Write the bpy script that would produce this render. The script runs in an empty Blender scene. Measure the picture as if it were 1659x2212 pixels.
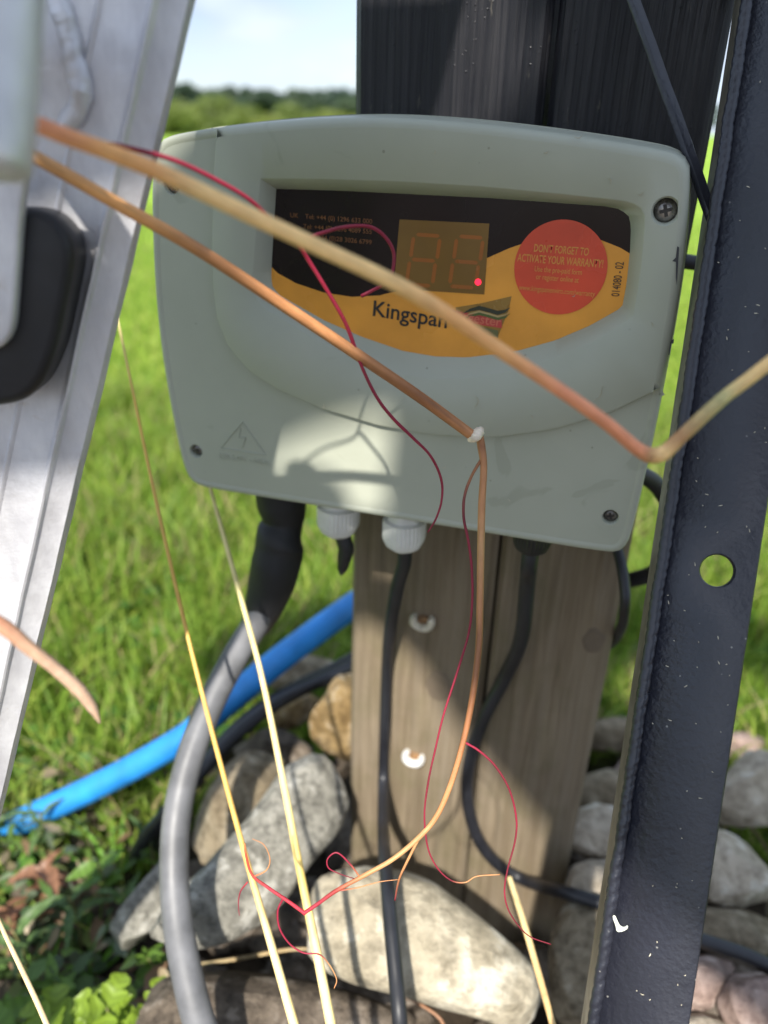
import bpy, bmesh, math, random
import numpy as np
from mathutils import Vector, Matrix, noise, geometry

# ------------------------------------------------------------------ camera, sky, sun, exposure
SC = bpy.context.scene
COL = SC.collection
HC = 0.70                       # camera height above the ground
PITCH, ROLL, FPX = 0.4658, 0.0272, 1657.7
W, H = 1659.0, 2212.0           # picture grid used for measuring
_x = Vector((1, 0, 0)); _u = Vector((0, math.sin(PITCH), math.cos(PITCH))); CD = Vector((0, math.cos(PITCH), -math.sin(PITCH)))
CX = math.cos(ROLL)*_x + math.sin(ROLL)*_u
CU = -math.sin(ROLL)*_x + math.cos(ROLL)*_u
CAM = Vector((0, 0, HC))
cd = bpy.data.cameras.new('camera')
cam = bpy.data.objects.new('camera', cd); COL.objects.link(cam)
M4 = Matrix((CX, CU, -CD)).transposed().to_4x4(); M4.translation = CAM
cam.matrix_world = M4
cd.sensor_fit = 'VERTICAL'; cd.sensor_height = 36.0; cd.lens = 36.0*FPX/H
cd.clip_start = 0.01; cd.clip_end = 3000
cd.dof.use_dof = True; cd.dof.focus_distance = 0.350; cd.dof.aperture_fstop = cd.lens/5.2
SC.camera = cam

SUN_EL, SUN_LEFT = math.radians(47), math.radians(10.3)   # behind the camera, a little to its left
SDIR = Vector((-math.sin(SUN_LEFT)*math.cos(SUN_EL), -math.cos(SUN_LEFT)*math.cos(SUN_EL), math.sin(SUN_EL)))
wd = bpy.data.worlds.new('World'); SC.world = wd; wd.use_nodes = True
nt = wd.node_tree; nt.nodes.clear()
def wn(t, **k):
    n = nt.nodes.new(t)
    for a, b in k.items(): setattr(n, a, b)
    return n
sky = wn('ShaderNodeTexSky', sky_type='NISHITA', sun_disc=False, sun_elevation=SUN_EL)
sky.sun_rotation = math.atan2(SDIR.x, SDIR.y); sky.air_density = 1.0; sky.dust_density = 1.2; sky.ozone_density = 1.0
tc = wn('ShaderNodeTexCoord'); mp = wn('ShaderNodeMapping'); mp.inputs['Scale'].default_value = (1, 1, 2.6)
nz = wn('ShaderNodeTexNoise'); nz.inputs['Scale'].default_value = 2.1; nz.inputs['Detail'].default_value = 7; nz.inputs['Roughness'].default_value = .56
rp = wn('ShaderNodeValToRGB'); rp.color_ramp.elements[0].position = .30; rp.color_ramp.elements[1].position = .52
mx = wn('ShaderNodeMix', data_type='RGBA'); nz2 = wn('ShaderNodeTexNoise'); nz2.inputs['Scale'].default_value = 4.2; nz2.inputs['Detail'].default_value = 6
rp2 = wn('ShaderNodeValToRGB'); rp2.color_ramp.elements[0].position = .36; rp2.color_ramp.elements[1].position = .64; rp2.color_ramp.elements[0].color = (.27, .345, .47, 1); rp2.color_ramp.elements[1].color = (.44, .50, .60, 1)
sc10 = wn('ShaderNodeVectorMath', operation='SCALE'); sc10.inputs['Scale'].default_value = 9.0
bg = wn('ShaderNodeBackground'); bg.inputs['Strength'].default_value = 0.10; wo = wn('ShaderNodeOutputWorld')
L = nt.links.new
L(tc.outputs['Generated'], mp.inputs['Vector']); L(mp.outputs[0], nz.inputs['Vector']); L(nz.outputs['Fac'], rp.inputs['Fac'])
L(mp.outputs[0], nz2.inputs['Vector']); L(nz2.outputs['Fac'], rp2.inputs['Fac']); L(rp2.outputs['Color'], sc10.inputs[0]); L(sc10.outputs[0], mx.inputs['B'])
L(rp.outputs['Color'], mx.inputs['Factor']); L(sky.outputs[0], mx.inputs['A']); L(mx.outputs['Result'], bg.inputs['Color']); L(bg.outputs[0], wo.inputs['Surface'])

sl = bpy.data.lights.new('sun', 'SUN'); sl.energy = 3.9; sl.angle = math.radians(1.1); sl.color = (1, .95, .86)
sun = bpy.data.objects.new('sun', sl); COL.objects.link(sun)
sun.rotation_euler = SDIR.to_track_quat('Z', 'Y').to_euler(); sun.location = (0, 0, 5)

SC.view_settings.view_transform = 'Standard'; SC.view_settings.look = 'None'
SC.view_settings.exposure = 1.20; SC.view_settings.gamma = 1
SC.render.engine = 'CYCLES'; SC.cycles.use_denoising = True; SC.cycles.max_bounces = 8

# ------------------------------------------------------------------ measuring helpers
def ray(px, py): return CX*((px-W/2)/FPX) + CU*((H/2-py)/FPX) + CD
def D(px, py, z): return CAM + ray(px, py)*z                     # point at axis depth z
YAW = -0.2913
BE = Vector((math.cos(YAW), math.sin(YAW), 0)); BN = Vector((math.sin(YAW), -math.cos(YAW), 0)); BZ = Vector((0, 0, 1))
BC = Vector((.0012, .397, -.1821+HC))
def bl(px, py, w=0.0):                                           # (u, v) on the box plane at offset w
    r = ray(px, py); o = BC + BN*w
    t = (o-CAM).dot(BN)/r.dot(BN); q = CAM + r*t - BC
    return (q.dot(BE), q.z)
def plane_depth(px, py, w):
    r = ray(px, py); o = BC + BN*w
    return (o-CAM).dot(BN)/r.dot(BN)
def P(px, py, w): return D(px, py, plane_depth(px, py, w))
def gnd(px, py, z=0.0): r = ray(px, py); return CAM + r*((z-HC)/r.z)

# ------------------------------------------------------------------ material helpers
class NT:
    def __init__(s, name):
        s.m = bpy.data.materials.new(name); s.m.use_nodes = True; s.t = s.m.node_tree; s.t.nodes.clear()
        s.out = s.n('ShaderNodeOutputMaterial')
    def n(s, ty, **k):
        nd = s.t.nodes.new(ty)
        for a, b in k.items(): setattr(nd, a, b)
        return nd
    def l(s, a, b): s.t.links.new(a, b)
    def coord(s, scale=(1, 1, 1), kind='Object', rot=(0, 0, 0)):
        c = s.n('ShaderNodeTexCoord'); m = s.n('ShaderNodeMapping'); m.inputs['Scale'].default_value = scale; m.inputs['Rotation'].default_value = rot
        s.l(c.outputs[kind], m.inputs['Vector']); return m.outputs[0]
    def noise(s, v, sc, det=4, ro=.55, dist=0):
        a = s.n('ShaderNodeTexNoise'); a.inputs['Scale'].default_value = sc; a.inputs['Detail'].default_value = det
        a.inputs['Roughness'].default_value = ro; a.inputs['Distortion'].default_value = dist
        s.l(v, a.inputs['Vector']); return a.outputs['Fac']
    def vor(s, v, sc, feature='F1', rnd=1.0):
        a = s.n('ShaderNodeTexVoronoi', feature=feature); a.inputs['Scale'].default_value = sc; a.inputs['Randomness'].default_value = rnd
        s.l(v, a.inputs['Vector']); return a.outputs['Distance']
    def ramp(s, f, stops):
        r = s.n('ShaderNodeValToRGB'); e = r.color_ramp.elements
        while len(e) < len(stops): e.new(.5)
        for i, (p, c) in enumerate(stops):
            e[i].position = p; e[i].color = (c, c, c, 1) if isinstance(c, (int, float)) else (*c, 1)
        s.l(f, r.inputs['Fac']); return r.outputs['Color']
    def mix(s, f, a, b, mode='MIX'):
        m = s.n('ShaderNodeMix', data_type='RGBA', blend_type=mode)
        for k, v in (('Factor', f), ('A', a), ('B', b)):
            if isinstance(v, (int, float)): m.inputs[k].default_value = v if k == 'Factor' else (v, v, v, 1)
            elif isinstance(v, tuple): m.inputs[k].default_value = (*v, 1)
            else: s.l(v, m.inputs[k])
        return m.outputs['Result']
    def math(s, op, a, b=0.0):
        m = s.n('ShaderNodeMath', operation=op)
        for i, v in enumerate((a, b)):
            if isinstance(v, (int, float)): m.inputs[i].default_value = v
            else: s.l(v, m.inputs[i])
        return m.outputs[0]
    def bump(s, h, strength=.3, dist=.001, prev=None):
        b = s.n('ShaderNodeBump'); b.inputs['Strength'].default_value = strength; b.inputs['Distance'].default_value = dist
        s.l(h, b.inputs['Height'])
        if prev is not None: s.l(prev, b.inputs['Normal'])
        return b.outputs[0]
    def principled(s, base, rough=.5, metal=0.0, normal=None, spec=.5, **extra):
        p = s.n('ShaderNodeBsdfPrincipled')
        for k, v in (('Base Color', base), ('Roughness', rough), ('Metallic', metal), ('Specular IOR Level', spec)):
            if isinstance(v, (int, float)): p.inputs[k].default_value = v if k != 'Base Color' else (v, v, v, 1)
            elif isinstance(v, tuple): p.inputs[k].default_value = (*v, 1)
            else: s.l(v, p.inputs[k])
        if normal is not None: s.l(normal, p.inputs['Normal'])
        for k, v in extra.items(): p.inputs[k].default_value = v
        s.l(p.outputs[0], s.out.inputs['Surface']); return p
MATS = {}
def simple(name, c, rough=.5, metal=0.0, spec=.5, vary=.12, vs=60, bump=.0, **ex):
    if name in MATS: return MATS[name]
    t = NT(name); v = t.coord()
    f = t.noise(v, vs, 5)
    dark = tuple(x*(1-vary*2) for x in c); lite = tuple(min(1, x*(1+vary)) for x in c)
    col = t.ramp(f, [(.3, dark), (.7, lite)])
    nm = t.bump(t.noise(v, vs*3, 4), bump, .0006) if bump else None
    rg = t.ramp(t.noise(v, vs*.6, 4), [(.3, max(0, rough-.1)), (.7, min(1, rough+.12))])
    t.principled(col, rg, metal, nm, spec, **ex)
    MATS[name] = t.m; return t.m

def m_plastic():
    t = NT('sage_plastic'); v = t.coord()
    col = t.ramp(t.noise(v, 18, 4), [(.3, (.360, .376, .308)), (.7, (.398, .414, .344))])
    sp = t.ramp(t.vor(v, 95), [(.0, 1.0), (.055, 1.0), (.085, 0.0)])
    sel = t.ramp(t.noise(v, 33, 3), [(.53, 0.0), (.58, 1.0)])
    col = t.mix(t.math('MULTIPLY', t.math('MULTIPLY', sp, sel), .55), col, (.15, .15, .115))
    st = t.ramp(t.noise(v, 26, 3, .5, 1.2), [(.66, 0.0), (.70, .30)])
    col = t.mix(st, col, (.235, .245, .185))
    tcs = t.n('ShaderNodeTexCoord')
    for (u_, v_, r_, k_) in ((-.107, .030, .017, .55), (-.093, .034, .012, .5), (-.108, .008, .006, .35), (.098, .163, .008, .4), (.112, .160, .006, .45), (-.125, .067, .006, .3)):
        dm = t.n('ShaderNodeVectorMath', operation='DISTANCE'); t.l(tcs.outputs['Object'], dm.inputs[0]); dm.inputs[1].default_value = (u_, .001, v_)
        dq = t.math('ADD', t.math('DIVIDE', dm.outputs['Value'], r_), t.math('MULTIPLY', t.noise(v, 70, 4, .6, 1.0), 2.2))
        col = t.mix(t.ramp(dq, [(.0, 0.0), (.95, 0.0), (1.05, k_), (1.45, k_*.8), (1.6, 0.0)]), col, (.19, .20, .145))
    nm = t.bump(t.noise(v, 1600, 2), .12, .0003)
    t.principled(col, t.ramp(t.noise(v, 30, 4), [(.3, .42), (.7, .56)]), 0, nm, .45)
    return t.m
def m_galv():
    t = NT('galvanised_steel'); v = t.coord()
    vv = t.coord((1, 1, .35))
    sp = t.noise(vv, 70, 6, .62)
    col = t.ramp(sp, [(.25, (.48, .475, .505)), (.5, (.62, .615, .64)), (.75, (.74, .735, .75))])
    ru = t.ramp(t.noise(v, 38, 6, .7), [(.62, 0.0), (.72, .55)])
    col = t.mix(ru, col, (.42, .33, .22))
    rg = t.ramp(t.noise(v, 90, 5), [(.3, .42), (.7, .66)])
    nm = t.bump(t.noise(v, 220, 6, .65), .35, .0008)
    t.principled(col, rg, .55, nm, .5); return t.m
def m_blacksteel():
    t = NT('black_paint'); v = t.coord()
    f = t.noise(v, 240, 4)
    col = t.ramp(t.noise(v, 14, 4), [(.3, (.012, .013, .020)), (.7, (.022, .023, .033))])
    sp = t.ramp(t.vor(v, 190), [(.0, 1.0), (.06, 1.0), (.10, 0.0)])
    sel = t.ramp(t.noise(v, 60, 3), [(.55, 0.0), (.6, 1.0)])
    col = t.mix(t.math('MULTIPLY', t.math('MULTIPLY', sp, sel), .65), col, (.34, .33, .30))
    nm = t.bump(t.noise(v, 420, 4), .5, .0006); nm = t.bump(t.noise(v, 50, 4), .3, .002, nm)
    t.principled(col, t.ramp(t.noise(v, 25, 4), [(.3, .26), (.7, .42)]), 0, nm, .6)
    return t.m
def m_post():
    t = NT('post_wood_half_painted'); v = t.coord((1, 1, .045)); v1 = t.coord()
    g = t.noise(v, 210, 6, .62, .5); g2 = t.noise(v, 55, 5, .6, .8)
    ribs = t.noise(t.coord((1, .3, .022)), 330, 3, .5, .4)
    crack = t.ramp(t.noise(t.coord((1, .2, .012)), 150, 3, .5, .3), [(.30, 1.0), (.345, 0.0)])
    wood = t.ramp(g, [(.25, (.085, .061, .036)), (.5, (.165, .125, .080)), (.75, (.255, .202, .137))])
    wood = t.mix(t.ramp(g2, [(.35, .0), (.7, .6)]), wood, (.225, .187, .138))
    alg = t.ramp(t.noise(v1, 17, 6, .65), [(.48, 0.0), (.70, .65)])
    wood = t.mix(alg, wood, (.125, .110, .055))
    wood = t.mix(t.math('MULTIPLY', crack, .75), wood, (.035, .027, .018))
    paint = t.ramp(ribs, [(.3, (.003, .003, .005)), (.5, (.008, .008, .011)), (.75, (.022, .021, .024))])
    fl = t.ramp(t.noise(t.coord((1, 1, .22)), 170, 5, .65), [(.66, 0.0), (.72, .55)])
    paint = t.mix(fl, paint, (.13, .115, .09))
    sx = t.n('ShaderNodeSeparateXYZ'); s_ = t.n('ShaderNodeTexCoord'); t.l(s_.outputs['Object'], sx.inputs[0])
    hz = t.math('ADD', sx.outputs['Z'], t.math('MULTIPLY', t.noise(v, 60, 3), .04))
    up = t.ramp(hz, [(.615, 0.0), (.622, 1.0)])
    col = t.mix(up, wood, paint)
    rg = t.mix(up, .8, t.ramp(g2, [(.3, .30), (.7, .55)]))
    dr = t.ramp(t.vor(v1, 330), [(0, 1.0), (.22, .0)]); dsel = t.ramp(t.noise(v1, 26, 3), [(.50, 0.0), (.62, 1.0)])
    nm = t.bump(g, .8, .0018); nm = t.bump(t.math('MULTIPLY', ribs, up), .6, .0024, nm)
    nm = t.bump(crack, .6, -.0012, nm)
    nm = t.bump(t.math('MULTIPLY', t.math('MULTIPLY', dr, dsel), up), .6, .0012, nm)
    t.principled(col, rg, 0, nm, .36); return t.m
def m_stone(name, a, b, c, sc=18):
    t = NT(name); v = t.coord()
    f = t.noise(v, sc, 8, .62, .4); f2 = t.noise(v, sc*5, 6, .65)
    col = t.ramp(f, [(.28, a), (.5, b), (.72, c)])
    col = t.mix(t.ramp(f2, [(.34, .8), (.56, 0.0)]), col, tuple(x*.5 for x in a))
    li = t.ramp(t.noise(v, sc*2.3, 5, .6), [(.56, 0.0), (.64, .6)])
    col = t.mix(li, col, tuple(min(.7, x*1.3+.04) for x in c))
    nm = t.bump(f2, 1.0, .006); nm = t.bump(t.noise(v, sc*22, 5, .7), .8, .0016, nm)
    t.principled(col, .85, 0, nm, .3); return t.m
def m_leaf(name, attr='Col', trans=.4, rough=.5):
    t = NT(name); a = t.n('ShaderNodeVertexColor'); a.layer_name = attr
    d = t.n('ShaderNodeBsdfPrincipled'); t.l(a.outputs[0], d.inputs['Base Color']); d.inputs['Roughness'].default_value = rough; d.inputs['Specular IOR Level'].default_value = .35
    tr = t.n('ShaderNodeBsdfTranslucent'); t.l(a.outputs[0], tr.inputs['Color'])
    m = t.n('ShaderNodeMixShader'); m.inputs[0].default_value = trans
    t.l(d.outputs[0], m.inputs[1]); t.l(tr.outputs[0], m.inputs[2]); t.l(m.outputs[0], t.out.inputs['Surface']); return t.m
def m_ground():
    t = NT('lawn_ground'); v = t.coord()
    g = t.ramp(t.noise(v, 1.3, 6, .6), [(.3, (.20, .33, .028)), (.55, (.28, .44, .042)), (.8, (.36, .50, .06))])
    g = t.mix(t.ramp(t.noise(v, 40, 6, .7), [(.35, .55), (.65, 0.0)]), g, (.07, .13, .015))
    so = t.ramp(t.noise(v, 30, 6, .65), [(.3, (.020, .015, .010)), (.7, (.07, .052, .035))])
    c = t.n('ShaderNodeTexCoord'); dm = t.n('ShaderNodeVectorMath', operation='DISTANCE'); t.l(c.outputs['Object'], dm.inputs[0]); dm.inputs[1].default_value = (.05, .42, 0)
    dd = t.math('ADD', dm.outputs['Value'], t.math('MULTIPLY', t.noise(v, 5, 4), .35))
    k = t.ramp(dd, [(.55, 0.0), (.85, 1.0)])
    sy = t.n('ShaderNodeSeparateXYZ'); t.l(c.outputs['Object'], sy.inputs[0])
    yd = t.ramp(t.math('ADD', t.math('MULTIPLY', sy.outputs['Y'], 1.0), t.math('MULTIPLY', t.noise(v, 3, 4), .5)), [(.30, 1.0), (.42, 0.0)])
    gv = t.ramp(t.vor(v, 60), [(.0, (.20, .18, .155)), (.5, (.145, .13, .11)), (.9, (.07, .062, .053))])  # gravel behind the camera, out of view, added for warmer, less green bounce
    t.principled(t.mix(yd, t.mix(k, so, g), gv), .9, 0, t.bump(t.noise(v, 60, 6, .7), .8, .02), .2); return t.m

# ------------------------------------------------------------------ mesh helpers
def mk(name, verts, faces, mat, parent=None, smooth=True, loc=None):
    me = bpy.data.meshes.new(name); me.from_pydata([tuple(v) for v in verts], [], faces); me.update()
    if smooth: me.polygons.foreach_set('use_smooth', [True]*len(me.polygons))
    if mat is not None: me.materials.append(mat)
    o = bpy.data.objects.new(name, me); COL.objects.link(o)
    if parent is not None: o.parent = parent
    if loc is not None: o.location = loc
    return o
def empty(name, loc=(0, 0, 0), rz=0.0):
    o = bpy.data.objects.new(name, None); COL.objects.link(o); o.location = loc; o.rotation_euler = (0, 0, rz); o.empty_display_size = .02; return o
def tag(o, label, cat, group=None):
    o['label'] = label; o['category'] = cat
    if group: o['group'] = group
    return o
def struct(o): o['kind'] = 'structure'; return o
def auto_smooth(o, deg=35):
    me = o.data; bm = bmesh.new(); bm.from_mesh(me); bmesh.ops.remove_doubles(bm, verts=bm.verts, dist=1e-6); bmesh.ops.recalc_face_normals(bm, faces=bm.faces)
    for e in bm.edges:
        e.smooth = not (len(e.link_faces) == 2 and e.calc_face_angle(0) > math.radians(deg))
    bm.to_mesh(me); bm.free(); return o
def catmull(pts, n):
    pts = [Vector(p) for p in pts]
    if len(pts) < 3:
        return [pts[0].lerp(pts[-1], i/n) for i in range(n+1)], [i/n*(len(pts)-1) for i in range(n+1)]
    ext = [pts[0]*2-pts[1]] + pts + [pts[-1]*2-pts[-2]]
    segs = len(pts)-1; out = []; par = []
    for i in range(n+1):
        s = i/n*segs; k = min(int(s), segs-1); t = s-k
        a, b, c, d = ext[k:k+4]
        out.append(.5*((2*b)+(c-a)*t+(2*a-5*b+4*c-d)*t*t+(3*b-a-3*c+d)*t**3)); par.append(s)
    return out, par
def interp(vals, s):
    k = min(int(s), len(vals)-2); return vals[k]+(vals[k+1]-vals[k])*(s-k) if len(vals) > 1 else vals[0]
def tube_data(pts, radii, n=40, seg=12, mod=None, caps=True):
    path, par = catmull(pts, n)
    if not isinstance(radii, (list, tuple)): radii = [radii]*len(pts)
    V = []; F = []; up = None
    for i, p in enumerate(path):
        d = (path[min(i+1, n)]-path[max(i-1, 0)]).normalized()
        if up is None:
            up = d.orthogonal().normalized()
        up = (up - d*up.dot(d)).normalized(); sd = d.cross(up)
        r = interp(list(radii), par[i])
        for j in range(seg):
            a = 2*math.pi*j/seg; rr = r*(mod(i/n, a) if mod else 1)
            V.append(p + up*(math.cos(a)*rr) + sd*(math.sin(a)*rr))
    for i in range(n):
        for j in range(seg):
            k = (j+1) % seg; F.append((i*seg+j, i*seg+k, (i+1)*seg+k, (i+1)*seg+j))
    if caps:
        F.append(tuple(range(seg))[::-1]); F.append(tuple(n*seg+j for j in range(seg)))
    return V, F
def tube(name, pts, radii, mat, parent=None, **k):
    V, F = tube_data(pts, radii, **k)
    if parent is not None:
        o = mk(name, V, F, mat); o.parent = parent; o.matrix_parent_inverse = parent_inv(parent)
    else:
        base = Vector(pts[0]); o = mk(name, [v-base for v in V], F, mat, loc=base)
    return o
def parent_inv(p): return (Matrix.Translation(p.location) @ p.rotation_euler.to_matrix().to_4x4()).inverted()
def resample(loop, n, closed=True):
    pts = [Vector((*p, 0)) if len(p) == 2 else Vector(p) for p in loop]
    if closed: pts = pts+[pts[0]]
    ln = [0]
    for a, b in zip(pts, pts[1:]): ln.append(ln[-1]+(b-a).length)
    out = []; k = 0; m = n if closed else n-1
    for i in range(n):
        s = ln[-1]*i/m
        while k < len(ln)-2 and ln[k+1] < s: k += 1
        t = (s-ln[k])/max(1e-12, ln[k+1]-ln[k]); out.append(pts[k].lerp(pts[k+1], min(1, t)))
    return out
def smooth_loop(loop, it=2, closed=True):                        # Chaikin
    p = [Vector((*q, 0)) if len(q) == 2 else Vector(q) for q in loop]
    for _ in range(it):
        o = []
        m = len(p) if closed else len(p)-1
        if not closed: o.append(p[0])
        for i in range(m):
            a, b = p[i], p[(i+1) % len(p)]; o += [a.lerp(b, .25), a.lerp(b, .75)]
        if not closed: o.append(p[-1])
        p = o
    return p
def area2(l): return sum(l[i].x*l[(i+1) % len(l)].y-l[(i+1) % len(l)].x*l[i].y for i in range(len(l)))/2
def offset(loop, d):                                             # inward for d > 0
    n = len(loop); s = 1 if area2(loop) > 0 else -1; out = []
    for i in range(n):
        a, b, c = loop[i-1], loop[i], loop[(i+1) % n]
        t1 = (b-a); t2 = (c-b)
        n1 = Vector((-t1.y, t1.x, 0)).normalized(); n2 = Vector((-t2.y, t2.x, 0)).normalized()
        m = (n1+n2); m = m.normalized() if m.length > 1e-9 else n1
        out.append(b + m*(s*d/max(.5, m.dot(n1))))
    return out
def fill(loops):                                                 # 2D polygon with holes -> verts, tris
    vs = []; es = []
    for lp in loops:
        o = len(vs); k = len(lp); vs += [Vector((q.x, q.y)) for q in lp]; es += [(o+i, o+(i+1) % k) for i in range(k)]
    r = geometry.delaunay_2d_cdt(vs, es, [], 1 if len(loops) == 1 else 4, 1e-9)
    return r[0], [tuple(f) for f in r[2]]
def inside(pt, loop):
    c = False; n = len(loop)
    for i in range(n):
        a, b = loop[i], loop[i-1]
        if (a.y > pt[1]) != (b.y > pt[1]) and pt[0] < (b.x-a.x)*(pt[1]-a.y)/(b.y-a.y)+a.x: c = not c
    return c
def fill_holes(outer, holes):
    vs = []; es = []
    for lp in [outer]+holes:
        o = len(vs); k = len(lp); vs += [Vector((q.x, q.y)) for q in lp]; es += [(o+i, o+(i+1) % k) for i in range(k)]
    r = geometry.delaunay_2d_cdt(vs, es, [], 0, 1e-9)
    V = r[0]; F = []
    for f in r[2]:
        c = sum((V[i] for i in f), Vector((0, 0)))/len(f)
        if inside(c, outer) and not any(inside(c, h) for h in holes): F.append(tuple(f))
    return V, F
def loc(u, v, w): return (u, -w, v)                              # box-local coordinates
class Mesh:
    def __init__(s): s.V = []; s.F = []
    def ring(s, loop, w):                                        # loop of (u, v), constant w -> indices
        o = len(s.V); s.V += [loc(q.x, q.y, w) for q in loop]; return list(range(o, o+len(loop)))
    def bridge(s, a, b):
        n = len(a); s.F += [(a[i], a[(i+1) % n], b[(i+1) % n], b[i]) for i in range(n)]
    def flat(s, outer, holes, w):
        V, F = fill_holes(outer, holes); o = len(s.V); s.V += [loc(q.x, q.y, w) for q in V]; s.F += [tuple(o+i for i in f) for f in F]
    def add(s, V, F):
        o = len(s.V); s.V += [tuple(v) for v in V]; s.F += [tuple(o+i for i in f) for f in F]
    def build(s, name, mat, parent=None, sm=30):
        o = mk(name, s.V, s.F, mat, parent, smooth=sm is not None)
        if sm is not None: auto_smooth(o, sm)
        return o
def circle(cu, cv, r, n=28, ry=None): return [Vector((cu+r*math.cos(2*math.pi*i/n), cv+(ry or r)*math.sin(2*math.pi*i/n), 0)) for i in range(n)]

# ------------------------------------------------------------------ materials in use
PLASTIC = m_plastic(); GALV = m_galv(); BLACKST = m_blacksteel(); POST = m_post()
GRASS = m_leaf('grass_blade', trans=.48); LEAF = m_leaf('leaf_blade', trans=.35, rough=.45); GROUND = m_ground()
RUBBER = simple('black_rubber', (.010, .010, .013), .5, vary=.2, bump=.25)
CABLE = simple('black_cable', (.016, .017, .022), .42, vary=.2, vs=40, bump=.12)
SLEEVE = simple('black_sleeve', (.012, .012, .015), .58, vary=.2, vs=30, bump=.12)
CONDUIT = simple('grey_conduit', (.135, .137, .147), .52, vary=.22, vs=34, bump=.2)
BLUE = simple('blue_pipe', (.020, .23, .64), .46, vary=.16, vs=26, bump=.15)
WHITE = simple('white_nylon', (.68, .68, .66), .42, vary=.06, vs=50)
CLIPW = simple('aged_white_clip', (.72, .66, .52), .45, vary=.14, vs=130)
STEEL = simple('screw_steel', (.34, .32, .30), .30, metal=.9, vary=.35, vs=160)
SOCKET = simple('screw_socket', (.05, .045, .04), .6, metal=.3, vary=.3, vs=160)

# ================================================================== SETTING
def build_ground():
    V = []; F = []; N = 46
    rs = [0]+[.25*1.22**i for i in range(48)]
    for r in rs[1:]:
        for j in range(N):
            a = 2*math.pi*j/N; x, y = r*math.sin(a), .42+r*math.cos(a)
            z = .05*noise.noise(Vector((x*.12, y*.12, 0)))*min(1, r/6)
            if r > 18: z -= (min(r, 140)-18)*.006
            V.append((x, y, z))
    V.append((0, .42, 0)); c = len(V)-1
    for j in range(N): F.append((c, (j+1) % N, j))
    for i in range(len(rs)-2):
        for j in range(N):
            k = (j+1) % N; F.append((i*N+j, i*N+k, (i+1)*N+k, (i+1)*N+j))
    o = mk('ground', V, F, GROUND); struct(o)
    bm = bmesh.new(); bm.from_mesh(o.data); bmesh.ops.recalc_face_normals(bm, faces=bm.faces); bm.to_mesh(o.data); bm.free()
build_ground()

# ================================================================== WOODEN POSTS
PW = -.088                                                       # front plane of the posts, behind the box
def build_post(u0, u1, top, seed, label, lean=0.0):
    base = BC + BE*((u0+u1)/2) + BN*PW; base.z = 0
    hw = (u1-u0)/2; dp = .075; n = 60
    V = []; F = []
    prof = []
    b = .004
    for (x, y) in ((-hw+b, 0), (hw-b, 0), (hw, b), (hw, dp-b), (hw-b, dp), (-hw+b, dp), (-hw, dp-b), (-hw, b)): prof.append((x, y))
    # denser front face so that the grain relief is real
    front = [(-hw+b+(2*hw-2*b)*i/14, 0) for i in range(15)]
    prof = front + prof[2:]
    m = len(prof); zs = [-.12+(top+.12)*i/n for i in range(n+1)]
    for z in zs:
        for (x, y) in prof:
            k = noise.noise(Vector((x*90+seed, y*40, z*2.2)))*.0009 + noise.noise(Vector((x*260+seed, 3, z*5)))*.0004
            ex = noise.noise(Vector((seed*3, z*6, x*4)))*.0012
            V.append((x+ex+lean*z, y+k, z))
    for i in range(n):
        for j in range(m):
            k = (j+1) % m; F.append((i*m+j, i*m+k, (i+1)*m+k, (i+1)*m+j))
    F.append(tuple(n*m+j for j in range(m))); F.append(tuple(range(m))[::-1])
    o = mk('wooden_post', V, F, POST); o.location = base; o.rotation_euler = (0, 0, YAW)
    auto_smooth(o, 40); tag(o, label, 'post', 'pair of wooden posts carrying the control box'); return o, base
uA = -.0523; uG = bl(1072, 1250, PW)[0]; uB = .1415
post1, pb1 = build_post(uA, uG-.0012, 1.02, 1.7, 'left of the two wooden posts, black above and bare below, with two white clips')
post2, pb2 = build_post(uG+.0012, uB, 1.05, 8.3, 'right of the two wooden posts, black above and bare below, behind the looping black cable')
def knot(px, py, r, post, base):
    p = P(px, py, PW)
    V = []; F = []; n = 20
    rings = [(1.0, 0), (.8, .0005), (.55, .0006), (.3, .0003), (0.01, .0004)]
    for s, h in rings:
        for j in range(n):
            a = 2*math.pi*j/n; rk = r*s*(1+.22*noise.noise(Vector((math.cos(a)*1.4, math.sin(a)*1.4, px))))
            q = BE*(math.cos(a)*rk*.85)+BZ*(math.sin(a)*rk*1.15)
            V.append(p+q+BN*(h+.0002))
    for i in range(len(rings)-1):
        for j in range(n): k = (j+1) % n; F.append((i*n+j, i*n+k, (i+1)*n+k, (i+1)*n+j))
    o = mk('knot', V, F, simple('wood_knot', (.150, .115, .080), .8, vary=.12, vs=45, bump=.2)); o.parent = post; o.matrix_parent_inverse = parent_inv(post)
knot(948, 1482, .0125, post1, pb1); knot(1282, 1385, .009, post2, pb2)

# ================================================================== CONTROL BOX
box = empty('control_box', BC, YAW)
tag(box, 'sage green plastic control box with orange display panel mounted on the wooden posts', 'control box')
def UV(pts, w=0.0): return [Vector((*bl(x, y, w), 0)) for x, y in pts]
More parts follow.
